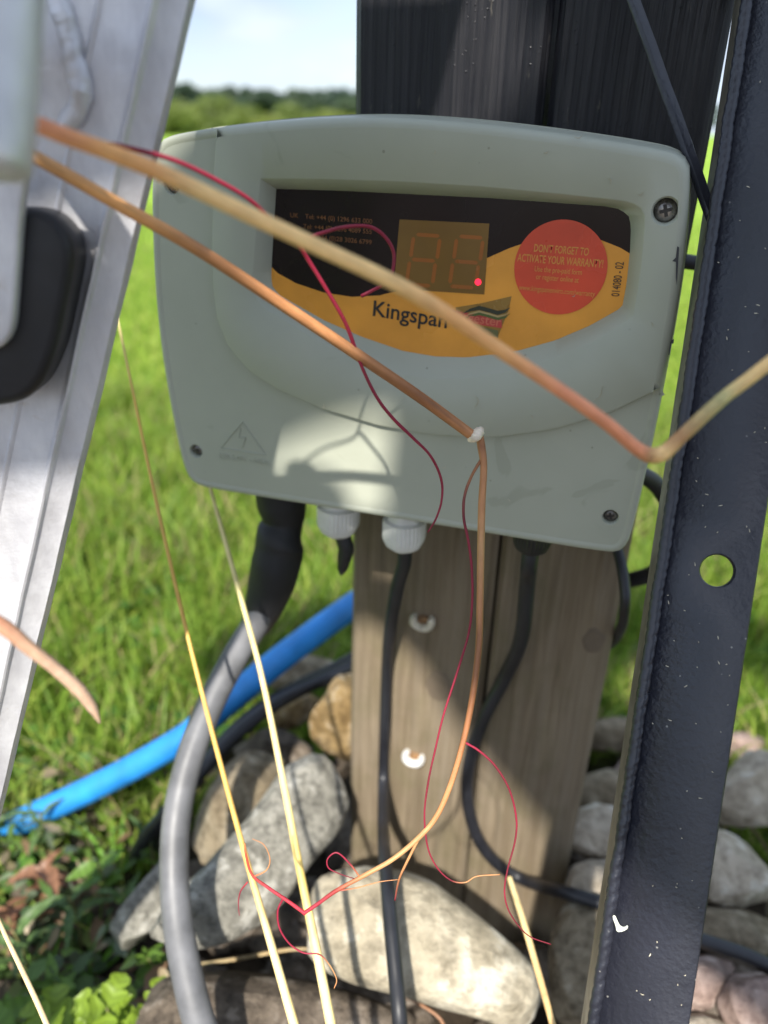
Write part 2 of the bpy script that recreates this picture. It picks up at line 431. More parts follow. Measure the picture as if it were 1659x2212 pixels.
# outline from measured corners: straight sides, bowed top
FR = -.004
outl = UV([(1491, 372), (1484, 348), (1462, 332), (1430, 322), (1340, 306), (1190, 284), (1010, 263), (840, 252), (700, 254), (580, 263), (470, 275), (400, 286), (366, 294), (346, 305), (335, 328), (331, 360),
           (329, 420), (331, 520), (337, 640), (350, 760), (370, 880), (392, 985), (403, 1020), (416, 1040), (440, 1052),
           (560, 1072), (760, 1104), (980, 1139), (1180, 1172), (1310, 1192), (1335, 1192), (1352, 1180), (1364, 1152),
           (1398, 1010), (1428, 860), (1455, 720), (1474, 600), (1486, 480)], FR)
outl = [Vector((q.x, q.y, 0)) for q in outl]
O0 = resample(smooth_loop(outl, 2), 220)
RB = .0044
rim = offset(O0, RB)
# seam splits the front into a raised cover and a lower plate
seam_px = [(463, 279), (456, 400), (454, 520), (456, 620), (466, 690), (490, 750), (535, 803), (600, 846), (700, 888), (820, 924), (950, 945), (1080, 948), (1200, 931), (1320, 895), (1428, 843)]
seam = [Vector((q.x, q.y, 0)) for q in resample(UV(seam_px), 70, closed=False)]
def split_rim():
    def near(p): return min(range(len(rim)), key=lambda i: (rim[i]-p).length)
    a = near(seam[0]); b = near(seam[-1]); n = len(rim)
    path1 = []; i = b
    while i != a: path1.append(rim[i]); i = (i+1) % n
    path1.append(rim[a])
    path2 = []; i = a
    while i != b: path2.append(rim[i]); i = (i+1) % n
    path2.append(rim[b])
    return path1, path2
p1, p2 = split_rim()
mid1 = p1[len(p1)//2]
cover_rim, plate_rim = (p1, p2) if mid1.y > .1 else (p2, p1)
if not (cover_rim[-1]-seam[0]).length < (cover_rim[0]-seam[0]).length: cover_rim = cover_rim[::-1]
if not (plate_rim[-1]-seam[-1]).length < (plate_rim[0]-seam[-1]).length: plate_rim = plate_rim[::-1]
ctr = Vector(((seam[0].x+seam[-1].x)/2+.01, .12, 0))
def seam_side(d):                                                # shift the seam by d along its own normal (positive towards the cover)
    out = []
    for i, q in enumerate(seam):
        t = seam[min(i+1, len(seam)-1)]-seam[max(i-1, 0)]; nn = Vector((-t.y, t.x, 0)).normalized()
        out.append(q+nn*d)
    return out
STEP = .0032                                                     # the cover stands this much proud of the lower plate
cov_seam = seam_side(.0006); cov_in = seam_side(.0016); pl_seam = seam_side(.0011)
if not inside(cov_seam[35], [Vector((q.x, q.y, 0)) for q in cover_rim+seam]): cov_seam = seam_side(-.0006); cov_in = seam_side(-.0016); pl_seam = seam_side(-.0011)
low = set((round(q.x, 7), round(q.y, 7)) for q in plate_rim)
w_start = [-STEP if (round(q.x, 7), round(q.y, 7)) in low else 0.0 for q in rim]
m = Mesh(); rings = []
for k in range(0, 8):
    a = k/7*math.pi/2; lp_ = offset(O0, RB*(1-math.sin(a))); o_ = len(m.V)
    m.V += [loc(q.x, q.y, w0*(1-k/7)-RB*(1-math.cos(a))) for q, w0 in zip(lp_, w_start)]; rings.append(list(range(o_, o_+len(lp_))))
O1 = offset(O0, -.0012)
rings += [m.ring(O1, -.024), m.ring(offset(O1, .0012), -.0243), m.ring(offset(O1, .0012), -.0258), m.ring(offset(O1, -.0005), -.0262), m.ring(offset(O1, .001), -.084)]
for a, b in zip(rings, rings[1:]): m.bridge(a, b)
m.F.append(tuple(rings[-1]))
housing = m.build('housing', PLASTIC, box, 50)
cover_loop = cover_rim + cov_in[1:-1]
plate_loop = plate_rim + pl_seam[::-1][1:-1]
screw_px = {'TL': (363, 403), 'TR': (1438, 456), 'BL': (417, 979), 'BR': (1318, 1123)}
SCR = {k: Vector((*bl(*v), 0)) for k, v in screw_px.items()}
SR = .0062
# recess
rec_o = UV([(563, 387), (700, 388), (860, 393), (1040, 404), (1200, 419), (1330, 433), (1362, 438), (1382, 448), (1391, 466), (1391, 490), (1385, 560), (1376, 630), (1366, 684), (1290, 733), (1200, 772), (1110, 799), (1010, 816), (940, 818), (860, 806), (770, 776), (690, 738), (620, 695), (575, 668), (556, 650), (547, 625), (547, 590), (555, 480)])
RW = -.0085
rec_i = UV([(597, 408), (740, 412), (900, 420), (1060, 428), (1200, 438), (1310, 446), (1340, 452), (1358, 466), (1363, 488), (1361, 540), (1354, 610), (1344, 664), (1275, 703), (1200, 735), (1110, 760), (1010, 772), (940, 770), (870, 758), (780, 727), (700, 692), (640, 658), (605, 638), (589, 620), (586, 600), (587, 575), (591, 500)], RW)
RO = resample(rec_o, 150); RI = resample(rec_i, 150)
k0 = min(range(150), key=lambda i: (RI[i]-RO[0]).length); RI = RI[k0:]+RI[:k0]
if (area2(RO) > 0) != (area2(RI) > 0): RI = RI[::-1]
cover = Mesh()
ho = circle(SCR['TR'].x, SCR['TR'].y, SR)
RO2 = offset(RO, -.0006)
cover.flat(cover_loop, [RO2, ho], 0.0)
a = cover.ring(RO2, 0.0); b = cover.ring(RO, -.0005); c = cover.ring(RI, RW+.0003); d = cover.ring(RI, RW-.001)
cover.bridge(a, b); cover.bridge(b, c); cover.bridge(c, d)
a = cover.ring(ho, 0.0); b = cover.ring(offset(ho, .0008), -.0010); c = cover.ring(offset(ho, .0012), -.006); cover.bridge(a, b); cover.bridge(b, c); cover.F.append(tuple(c))
sr_ = [cover.ring(cov_in, 0.0), cover.ring([a.lerp(b, .45) for a, b in zip(cov_in, cov_seam)], -.00022), cover.ring([a.lerp(b, .8) for a, b in zip(cov_in, cov_seam)], -.0011), cover.ring(cov_seam, -.0026), cover.ring(cov_seam, -STEP-.0004)]
for a, b in zip(sr_, sr_[1:]): cover.F += [(a[i], a[i+1], b[i+1], b[i]) for i in range(len(a)-1)]
cover_o = cover.build('cover', PLASTIC, box, 40)
plate = Mesh()
ws = [circle(SCR[k].x, SCR[k].y, SR*.72) for k in ('TL', 'BL', 'BR')]
ws = [w for w in ws]
rim_in = rim
wells = []
for w_ in ws:
    if all(inside((q.x, q.y), plate_loop) for q in w_): wells.append(w_)
plate.flat(plate_loop, wells, -STEP)
for w_ in wells:
    a = plate.ring(w_, -STEP); b = plate.ring(offset(w_, .0005), -STEP-.0008); c = plate.ring(offset(w_, .0007), -.010)
    plate.bridge(a, b); plate.bridge(b, c); plate.F.append(tuple(c))
sm = plate.ring(pl_seam, -STEP); s2 = plate.ring(pl_seam, -STEP-.001)
plate.F += [(sm[i], sm[i+1], s2[i+1], s2[i]) for i in range(len(sm)-1)]
g0 = plate.ring(seam_side(.004), -STEP-.001); g1 = plate.ring(seam_side(-.004), -STEP-.001)
plate.F += [(g0[i], g0[i+1], g1[i+1], g1[i]) for i in range(len(g0)-1)]
plate_o = plate.build('front_plate', PLASTIC, box, 40)
def screw(k, r=.0050):
    c = SCR[k]; M_ = Mesh(); n = 28
    rr = [(1.0, -.0058), (1.0, -.0046), (.93, -.0038), (.75, -.0030), (.5, -.0025), (.34, -.0023)]
    dz_ = 0 if k == 'TR' else -.0024
    rg = [M_.ring(circle(c.x, c.y, r*s, n), h+dz_) for s, h in rr]
    for a, b in zip(rg, rg[1:]): M_.bridge(a, b)
    M_.F.append(tuple(rg[-1]))
    o = M_.build('screw', STEEL, box, 40)
    x = Mesh(); al, bw = r*.52, r*.15
    for rot in (.3, .3+math.pi/2):
        q = [Vector((c.x+math.cos(rot)*a_-math.sin(rot)*b_, c.y+math.sin(rot)*a_+math.cos(rot)*b_, 0)) for a_, b_ in ((-al, -bw), (al, -bw), (al, bw), (-al, bw))]
        A = x.ring(q, dz_+(-.0021 if rot < 1 else -.00205)); x.F.append(tuple(A)); B = x.ring(q, dz_-.0032); x.bridge(A, B)
    xo = x.build('cross_slot', SOCKET, o); return o
for k in SCR: screw(k, .0050 if k == 'TR' else .0039)

# ---- printed film in the recess
def film(name, px, w, mat, parent=None, sm=0, n=None):
    lp = UV(px, w)
    if sm: lp = smooth_loop(lp, sm)
    M_ = Mesh(); M_.flat(lp, [], w); return M_.build(name, mat, parent or box, None)
GLOSS = dict(vary=.10, vs=24)
FBROWN = simple('film_brown', (.012, .0055, .006), .24, spec=.3, **GLOSS); FORANGE = simple('film_orange', (.78, .335, .045), .26, **GLOSS)
panel = Mesh(); panel.flat(offset(RI, -.001), [], RW); panel_o = panel.build('display_panel', FORANGE, box, None)
dark_px = [(585, 575), (600, 590), (640, 612), (700, 632), (760, 641), (820, 638), (880, 622), (960, 594), (1053, 557), (1100, 536), (1150, 519), (1200, 510), (1250, 509), (1300, 519), (1340, 535), (1368, 552), (1370, 488), (1362, 462), (1342, 449), (1310, 443), (1200, 435), (1060, 425), (900, 417), (740, 409), (594, 404), (589, 500)]
film('dark_print', dark_px, RW+.00012, FBROWN, panel_o)
disp_px = [(863, 474), (1057, 483), (1046, 636), (850, 624)]
disp = film('display_window', disp_px, RW+.00024, simple('display_amber', (.19, .10, .018), .18, vary=.08, vs=30), panel_o)
SEG = simple('display_segment', (.33, .105, .016), .25, vary=.05)
def digit(px0):                                                  # outline of an unlit figure eight, slightly slanted
    M_ = Mesh()
    def P2(a, b): return (px0[0]+a*58-b*15+0, px0[1]+b*108+a*4)
    t = .13
    bars = [((.10, 0), (.98, 0)), ((.06, .5), (.94, .5)), ((.02, 1), (.90, 1)), ((0.02, .05), (0.02, .46)), ((1.0, .05), (1.0, .46)), ((0.0, .54), (0.0, .95)), ((.96, .54), (.96, .95))]
    for (a, b) in bars:
        p, q = Vector(P2(*a)), Vector(P2(*b)); dd = (q-p).normalized(); nn = Vector((-dd.y, dd.x))*4.0
        lp = [p, p+dd*4+nn, q-dd*4+nn, q, q-dd*4-nn, p+dd*4-nn]
        M_.flat(UV([(v.x, v.y) for v in lp], RW+.00034), [], RW+.00034)
    return M_.build('digit', SEG, disp, None)
digit((893, 506)); digit((986, 510))
t_ = NT('red_led'); em = t_.n('ShaderNodeEmission'); em.inputs[0].default_value = (1, .02, .05, 1); em.inputs[1].default_value = 1.3; t_.l(em.outputs[0], t_.out.inputs['Surface'])
M_ = Mesh(); c_ = bl(1033, 609, RW); M_.flat(circle(c_[0], c_[1], .0016, 16), [], RW+.00045); M_.build('indicator_light', t_.m, disp, None)
# round sticker
SRED = simple('sticker_red', (.68, .070, .030), .30, **GLOSS)
s0 = Vector(bl(1210, 579, RW)); e1 = Vector(bl(1311, 586, RW)); e2 = Vector(bl(1207, 474, RW))
rx = (e1-s0).length; ry = (e2-s0).length
M_ = Mesh(); M_.flat(circle(s0.x, s0.y, (rx+ry)/2, 64), [], RW+.0004); stick = M_.build('round_sticker', SRED, panel_o, None)
def text(s, px_l, px_r, w, mat, parent, name='lettering', rot=0.0, h=None, squeeze=None, bold=0.0, ext=0.0):
    c = bpy.data.curves.new('t', 'FONT'); c.body = s; c.size = 1; c.align_x = 'CENTER'; c.align_y = 'CENTER'; c.offset = bold; c.extrude = ext; c.resolution_u = 3
    o = bpy.data.objects.new('t', c); COL.objects.link(o)
    dg = bpy.context.evaluated_depsgraph_get(); me = bpy.data.meshes.new_from_object(o.evaluated_get(dg)); bpy.data.objects.remove(o); bpy.data.curves.remove(c)
    co = np.empty(len(me.vertices)*3, 'f'); me.vertices.foreach_get('co', co); co = co.reshape(-1, 3)
    mn, mxx = co.min(0), co.max(0); wd_, ht = mxx[0]-mn[0], mxx[1]-mn[1]; cen = (mn+mxx)/2
    a = Vector(bl(*px_l, w)); b = Vector(bl(*px_r, w)); mid = (a+b)/2; dirv = (b-a); sx = dirv.length/wd_; sy = (h/ht) if h else sx
    dx = dirv.normalized(); dy = Vector((-dx.y, dx.x))
    out = np.empty_like(co)
    for i, q in enumerate(co):
        r = mid+dx*((q[0]-cen[0])*sx)+dy*((q[1]-cen[1])*sy); out[i] = (r.x, -(w+q[2]*.001), r.y)
    me.vertices.foreach_set('co', out.ravel()); me.update()
    me.materials.append(mat); ob = bpy.data.objects.new(name, me); COL.objects.link(ob); ob.parent = parent; return ob
TXO = simple('print_amber', (.70, .30, .055), .4, vary=.05); TXB = simple('print_black', (.015, .015, .013), .5, vary=.05); TXD = simple('print_dull_orange', (.19, .070, .022), .4, vary=.05)
ws_ = RW+.0006
text("DON'T FORGET TO", (1154, 535), (1272, 544), ws_, TXO, stick, h=.0037, bold=.012)
text("ACTIVATE YOUR WARRANTY!", (1118, 556), (1303, 570), ws_, TXO, stick, h=.0037, bold=.012)
text("Use the pre-paid form", (1155, 582), (1257, 590), ws_, TXO, stick, h=.0034)
text("or register online at", (1158, 599), (1250, 607), ws_, TXO, stick, h=.0034)
text("www.kingspanenviro.com/warranty", (1121, 622), (1285, 637), ws_, TXO, stick, h=.0034)
text("014080 - 02", (1329, 640), (1339, 566), RW+.0003, TXB, panel_o, h=.0038)
text("Kingspan", (806, 671), (966, 698), RW+.0003, TXB, panel_o, bold=.012)
text("UK    Tel: +44 (0) 1296 633 000", (627, 466), (804, 480), RW+.0003, TXD, panel_o, h=.0030, bold=.01)
text("Tel: +44 (0) 1296 4089 555", (655, 490), (803, 502), RW+.0003, TXD, panel_o, h=.0030, bold=.01)
text("IRL Tel: +44 (0)28 3026 6799", (640, 509), (803, 525), RW+.0003, TXD, panel_o, h=.0030, bold=.01)
# flag emblem
film('emblem_field', [(985, 664), (1040, 655), (1105, 640), (1098, 672), (1075, 728), (1020, 716), (980, 704)], RW+.00020, simple('emblem_olive', (.30, .17, .035), .3, vary=.06), panel_o)
def band(px_mid, wid, mat, w, name='emblem_stripe'):
    top = [(x, y-wid*k) for x, y, k in px_mid]; bot = [(x, y+wid*k) for x, y, k in px_mid][::-1]
    return film(name, top+bot, w, mat, panel_o)
wave = [(1000, 677, .1), (1015, 670, .7), (1035, 665, 1), (1055, 670, 1), (1075, 676, 1), (1092, 672, .7), (1102, 664, .1)]
band(wave, 4.5, simple('emblem_black', (.03, .035, .02), .4), RW+.0004)
band([(x, y+8, k) for x, y, k in wave], 2.2, simple('emblem_sand', (.50, .36, .16), .4), RW+.00044)
band([(x, y+13, k) for x, y, k in wave], 3.0, simple('emblem_green', (.09, .13, .03), .4), RW+.0005)
band([(975, 682, 1), (1030, 690, 1), (1084, 698, 1)], 11, simple('emblem_red', (.55, .06, .05), .4), RW+.00036)
text("Klargester", (966, 681), (1082, 699), RW+.00055, simple('print_rose', (.62, .16, .10), .4, vary=.05), panel_o, bold=.01)
band([(1000, 708, .4), (1040, 714, 1), (1076, 722, 1)], 8, simple('emblem_teal', (.13, .13, .05), .4), RW+.00036)
# embossed hazard triangle, rating text, pen marks
EMB = -.0032
def ribbon(name, px, wid, h, mat, w0=EMB, parent=None, closed=False):
    q = UV(px, w0); M_ = Mesh(); n = len(q)
    L_, R_ = [], []
    for i in range(n):
        a = q[i-1] if (closed or i > 0) else q[i]; b = q[(i+1) % n] if (closed or i < n-1) else q[i]
        t = (b-a).normalized(); nn = Vector((-t.y, t.x, 0))*wid/2; L_.append(q[i]+nn); R_.append(q[i]-nn)
    rg = [M_.ring(L_, w0-.0002), M_.ring([a.lerp(b, .3) for a, b in zip(L_, R_)], w0+h), M_.ring([a.lerp(b, .7) for a, b in zip(L_, R_)], w0+h), M_.ring(R_, w0-.0002)]
    for a, b in zip(rg, rg[1:]):
        M_.F += [(a[i], a[(i+1) % n], b[(i+1) % n], b[i]) for i in range(n if closed else n-1)]
    return M_.build(name, mat, parent or box, 60)
ribbon('hazard_triangle', [(524, 912), (574, 982), (477, 968)], .0011, .0005, PLASTIC, closed=True)
ribbon('hazard_bolt', [(520, 925), (516, 945), (531, 944), (524, 966)], .0009, .0005, PLASTIC)
text("220-240V ~50Hz", (472, 984), (581, 1000), EMB+.0001, PLASTIC, box, name='embossed_rating', h=.0036, ext=.25)
PEN = simple('pen_mark', (.03, .032, .04), .5, vary=.1)
film('pen_mark', [(1463, 532), (1467, 534), (1465, 570), (1462, 617), (1460, 600), (1460, 566), (1452, 564), (1460, 556)], .00025, PEN)
film('pen_mark', [(1450, 735), (1456, 732), (1455, 742), (1450, 742), (1446, 768), (1444, 766), (1448, 740)], .0002, PEN)

# ---- cable glands under the box
def gland(px, py, pyb, mat, r, w=-.030):
    u = bl(px, py, w)[0]; vtop = min(q.y for q in O0 if abs(q.x-u) < .02)+.003
    hgt = vtop-bl(px, pyb, w+r*.4)[1]
    M_ = Mesh(); n = 64; k = .0215
    pr = [(.80, 0), (.80, -hgt+k), (1.0, -hgt+k-.001), (1.0, -hgt+k*.45), (.96, -hgt+k*.32), (.84, -hgt+k*.14), (.62, -hgt+k*.03), (.42, -hgt)]
    prev = None
    for s, dz in pr:
        o_ = len(M_.V)
        for j in range(n):
            a = 2*math.pi*j/n; kn = 1+.022*(1 if j % 2 else -1)*(1 if s >= .95 else 0); hx = 1-.045*(math.cos(a*6)*.5+.5)
            M_.V.append((u+r*s*kn*hx*math.cos(a), -w+r*s*kn*hx*math.sin(a), vtop+dz))
        cur = list(range(o_, o_+n))
        if prev: M_.bridge(prev, cur)
        prev = cur
    M_.F.append(tuple(prev)); g = M_.build('cable_gland', mat, box, 25)
    return g, BC+BE*u+BN*w+BZ*(vtop-hgt)
g1, e1p = gland(731, 1120, 1163, WHITE, .0136)
g2, e2p = gland(873, 1150, 1194, WHITE, .0136)
g3, e3p = gland(1148, 1180, 1200, simple('black_gland', (.012, .012, .014), .4), .0118)

# ================================================================== CABLES, HOSE, PIPE
CW = PW+.0062
def cable(name, pts, r, mat, label, cat='cable', group=None, n=60, seg=14, mod=None):
    o = tube(name, pts, r, mat, n=n, seg=seg, mod=mod); tag(o, label, cat, group); return o
cable('black_cable', [e2p+BZ*.006, e2p-BZ*.012+BN*-.004, P(858, 1270, -.045), P(843, 1360, -.062), P(836, 1450, CW), P(832, 1560, CW), P(828, 1680, CW), D(828, 1780, .60), D(831, 1850, .535), D(837, 1920, .497), D(844, 2000, .478), D(855, 2110, .460), D(864, 2212, .447), D(872, 2330, .46)],
      .0047, CABLE, 'black cable hanging straight down from the second white gland', group='black cables around the posts', n=90)
cable('black_cable', [e3p+BZ*.006, e3p-BZ*.010, P(1139, 1262, -.05), P(1126, 1380, -.066), P(1092, 1460, CW), P(1050, 1540, CW+.004), P(1020, 1620, CW+.006), P(1009, 1715, CW+.006), P(1030, 1805, CW+.004), P(1075, 1866, CW), P(1135, 1902, CW), D(1210, 1925, .60), D(1285, 1947, .585), D(1400, 1990, .57), D(1520, 2032, .56), D(1600, 2058, .56), D(1680, 2092, .56), D(1820, 2150, .57), D(2000, 2200, .60), Vector((.50, .36, .01)), Vector((.62, .34, -.03))],
      .0052, CABLE, 'black cable looping down from the black gland and off to the lower right', group='black cables around the posts', n=120)
cable('cable_stub', [e1p+BZ*.006, P(747, 1180, -.03), P(744, 1205, -.03), P(740, 1228, -.03), P(737, 1241, -.03)], [.0052, .0052, .0048, .0034, .0012], CABLE, 'short tapered black cable stub poking from the left white gland', n=20)
BK = .52
cable('black_cable', [D(1270, 1250, .58), D(1330, 1256, .56), D(1390, 1246, .54), D(1425, 1225, .525), D(1452, 1170, .51), D(1452, 1110, .51), D(1425, 1055, .50), D(1385, 1025, .49), D(1330, 1010, .48)], .0056, CABLE, 'thick black cable looping out behind the right post beside the steel bar', group='black cables around the posts')
cable('black_cable', [D(1310, 1130, .50), D(1336, 1195, .49), D(1349, 1262, .485), D(1350, 1315, .49), D(1340, 1362, .53), D(1312, 1394, .60), D(1250, 1400, .68)], .0035, CABLE, 'thin black cable curling against the right edge of the right post', group='black cables around the posts')
cable('black_cable', [D(1400, 552, .44), D(1470, 563, .44), D(1520, 570, .44), D(1600, 575, .44), D(1720, 600, .45), D(1880, 700, .50), D(2000, 950, .58), D(2080, 1300, .70), Vector((.62, .62, -.03))], .0042, CABLE, 'short black cable bridging the gap between control box and steel bar', group='black cables around the posts')
cable('black_cable', [D(790, 1420, .80), D(757, 1440, .78), D(650, 1490, .74), D(570, 1537, .72), D(495, 1600, .70), D(440, 1660, .69), D(370, 1745, .69), D(318, 1805, .71), D(290, 1850, .76)], .0068, CABLE, 'black cable lying on the stones just below the blue pipe', group='black cables around the posts')
cable('black_cable', [D(795, 1395, .84), D(745, 1428, .81), D(650, 1476, .77), D(560, 1528, .75), D(480, 1600, .735), D(420, 1680, .72), D(360, 1775, .72), D(330, 1830, .77)], .0052, CABLE, 'thinner black cable tucked behind its twin below the blue pipe', group='black cables around the posts')
def wr(t, a): return 1+.10*math.sin(a+t*20+.6)*math.exp(-((t-.36)/.13)**2)+.02*math.sin(a*3+t*16)
hose = empty('sleeved_conduit', D(606, 1060, .45))
tag(hose, 'grey flexible conduit with a wrinkled black sleeve, hanging under the left of the box', 'conduit')
hp = [D(578, 1275, .538), D(556, 1340, .540), D(514, 1408, .540), D(460, 1510, .536), D(412, 1630, .530), D(384, 1750, .520), D(376, 1870, .507), D(384, 1990, .492), D(403, 2100, .478), D(432, 2212, .468), D(480, 2330, .47)]
tube('conduit', hp, .0096, CONDUIT, hose, n=120, seg=20)
tube('sleeve', [P(606, 1020, -.045), P(607, 1085, -.045), P(613, 1128, -.044), P(603, 1172, -.040), P(596, 1215, -.036), P(587, 1260, -.034), P(570, 1308, -.031), P(553, 1350, -.031)], [.0170, .0170, .0140, .0166, .0172, .0164, .0136, .0110], SLEEVE, hose, n=110, seg=48, mod=wr)
cable('water_pipe', [D(900, 1215, .86), D(757, 1311, .80), D(620, 1412, .765), D(500, 1510, .76), D(400, 1592, .765), D(280, 1662, .78), D(160, 1722, .79), D(60, 1768, .80), D(-60, 1830, .84)], .0134, BLUE, 'bright blue plastic water pipe running behind the conduit into the grass', 'pipe', n=90, seg=20)

# ---- broken cable clips on the left post
def clip(px, py, label, mat, turn):
    p = P(px, py, PW); V = []; F = []; n = 22; seg = 10; R_ = .0062
    for i in range(n+1):
        a = math.radians(55+turn)+math.radians(250)*i/n+math.pi/2
        c = p+BE*(math.cos(a)*R_*1.15)+BZ*(math.sin(a)*R_*.95)+BN*.0035
        rad = BE*math.cos(a)+BZ*math.sin(a); th = .0028*(1+.10*math.sin(i*.7+px))*(1 if 0 < i < n else .7)
        for j in range(seg):
            b = 2*math.pi*j/seg; V.append(c+rad*(math.cos(b)*th)+BN*(math.sin(b)*.0042))
    for i in range(n):
        for j in range(seg): k = (j+1) % seg; F.append((i*seg+j, i*seg+k, (i+1)*seg+k, (i+1)*seg+j))
    F.append(tuple(range(seg))); F.append(tuple(n*seg+j for j in range(seg)))
    o = mk('cable_clip', [v-p for v in V], F, mat, loc=p); auto_smooth(o, 45)
    tag(o, label, 'clip', 'broken cable clips on the left post')
    # flange and nail
    V = []; F = []
    for s, h in ((.0062, .0004), (.0058, .0022), (.0035, .0026), (.0005, .0028)):
        for j in range(12): a = 2*math.pi*j/12; V.append(BE*(math.cos(a)*s)+BZ*(math.sin(a)*s-.0025)+BN*h)
    for i in range(3):
        for j in range(12): k = (j+1) % 12; F.append((i*12+j, i*12+k, (i+1)*12+k, (i+1)*12+j))
    mk('nail_head', V, F, simple('rusty_nail', (.22, .12, .05), .7, vary=.3, vs=200), o)
clip(915, 1336, 'yellowed broken cable clip on the left post, the upper of two', CLIPW, 0)
clip(895, 1630, 'clean white broken cable clip on the left post, the lower of two', WHITE, -12)

# ================================================================== GALVANISED CHANNEL (left) AND LATCH
gA, gB = D(410, 0, .245), D(0, 1735, .365)
gax = (gA-gB).normalized(); gmid = gA.lerp(gB, .4)
gtoc = (CAM-gmid); gtoc = (gtoc-gax*gtoc.dot(gax)).normalized()
glat = gtoc.cross(gax).normalized()
if glat.dot(CX) > 0: glat = -glat                                # from the free edge towards the left
gtoc = (gtoc + glat*.18).normalized(); gtoc = (gtoc-gax*gtoc.dot(gax)).normalized(); glat = (glat-gtoc*glat.dot(gtoc)).normalized()
tb = -(gB.z)/gax.z                                               # run down to the ground
g0_ = gB+gax*tb; g1_ = gA+gax*.22
ch = empty('galvanised_channel', g0_)
tag(ch, 'weathered galvanised steel channel leaning across the left edge of the picture', 'steel channel')
prof = [(.0, -.010), (.0, -.0006), (.0004, 0), (.0080, .0006), (.0088, .0012), (.0094, .0026), (.0102, .0030), (.0110, .0024), (.0116, .0010), (.0124, .0004), (.0250, .0002), (.0258, .0009), (.0266, .0010), (.0274, .0002), (.0520, .0), (.075, -.0004), (.0755, -.03), (.0735, -.03), (.0730, -.003), (.003, -.003), (.003, -.010)]
def extrude_profile(name, prof, a, b, lat, out, mat, parent, n=60, jig=.0003):
    V = []; F = []; m_ = len(prof)
    for i in range(n+1):
        c = a.lerp(b, i/n)
        for j, (s, h) in enumerate(prof):
            q = c+lat*s+out*h
            V.append(q+(lat*noise.noise(q*60)+out*noise.noise(q*45+Vector((7, 1, 2))))*jig)
    for i in range(n):
        for j in range(m_): k = (j+1) % m_; F.append((i*m_+j, i*m_+k, (i+1)*m_+k, (i+1)*m_+j))
    F.append(tuple(range(m_))); F.append(tuple(n*m_+j for j in range(m_)))
    o = mk(name, V, F, mat); auto_smooth(o, 40)
    if parent is not None: o.parent = parent; o.matrix_parent_inverse = parent_inv(parent)
    return o
extrude_profile('channel', prof, g0_, g1_, glat, gtoc, GALV, ch, 140)
# rough weld seam on the channel
def onchan(px, py, up=.0):
    r = ray(px, py); t = (gA-CAM).dot(gtoc)/r.dot(gtoc); return CAM+r*t+gtoc*up
wp = [onchan(118, -60, .001), onchan(128, 0, .001), onchan(146, 60, .001), onchan(158, 120, .001), onchan(176, 180, .001), onchan(170, 230, .001), onchan(140, 275, .001), onchan(120, 300, .001)]
def wmod(t, a): return 1+.30*noise.noise(Vector((t*11, math.cos(a)*.8, math.sin(a)*.8)))+.10*noise.noise(Vector((t*30, math.cos(a)*2, math.sin(a)*2)))
o = tube('weld_seam', wp, [.0030, .0034, .0036, .0033, .0038, .0034, .0028, .0015], GALV, ch, n=150, seg=14, mod=wmod)

def slab(name, pts3, out, thick, bev, mat, parent=None, steps=4):
    """rounded plate: outline pts3 (front), thickness away from out, rounded front edge"""
    c = sum(pts3, Vector())/len(pts3); n_ = len(pts3)
    ax = (pts3[1]-pts3[0]).normalized(); ax = (ax-out*ax.dot(out)).normalized(); ay = out.cross(ax)
    lp = [Vector(((p-c).dot(ax), (p-c).dot(ay), 0)) for p in pts3]
    V = []; F = []; rg = []
    def ring(l, h):
        o_ = len(V); V.extend([c+ax*q.x+ay*q.y+out*h for q in l]); rg.append(list(range(o_, o_+n_)))
    for k in range(steps+1):
        a = k/steps*math.pi/2; ring(offset(lp, bev*(1-math.sin(a))), -bev*(1-math.cos(a)))
    ring(lp, -thick+bev*.5); ring(offset(lp, bev*.5), -thick)
    for a, b in zip(rg, rg[1:]): F += [(a[i], a[(i+1) % n_], b[(i+1) % n_], b[i]) for i in range(n_)]
    v2, f2 = fill_holes(offset(lp, bev), []); o_ = len(V); V.extend([c+ax*q.x+ay*q.y for q in v2]); F += [tuple(o_+i for i in f) for f in f2]
    F.append(tuple(rg[-1]))
    if parent is None:
        base = c; o = mk(name, [v-base for v in V], F, mat, loc=base)
    else:
        o = mk(name, V, F, mat); o.parent = parent; o.matrix_parent_inverse = parent_inv(parent)
    auto_smooth(o, 50); return o
def on_g(px, py, up):                                            # point a given height above the channel's face
    r = ray(px, py); t = (gA+gtoc*up-CAM).dot(gtoc)/r.dot(gtoc); return CAM+r*t
rub = [(-150, 452), (-60, 450), (46, 449), (90, 456), (120, 475), (146, 508), (157, 545), (154, 590), (143, 640), (125, 734), (104, 795), (88, 828), (70, 852), (45, 870), (0, 880), (-70, 884), (-150, 870)]
rb = slab('rubber_buffer', resample(smooth_loop([on_g(x, y, .020) for x, y in rub], 2), 90), gtoc, .0192, .0035, RUBBER)
tag(rb, 'black rubber buffer with a rounded end on the galvanised channel', 'buffer')
lat_ = empty('latch_bar', on_g(0, 600, .026)); tag(lat_, 'pale galvanised latch bar with a rounded end over the black rubber buffer', 'latch')
slab('flat_bar', resample(smooth_loop([on_g(x, y, .026) for x, y in [(-120, 330), (0, 335), (62, 340), (54, 400), (46, 449), (38, 570), (31, 690), (24, 722), (8, 746), (-12, 758), (-50, 764), (-120, 760)]], 2), 80), gtoc, .0055, .0016, GALV, lat_)
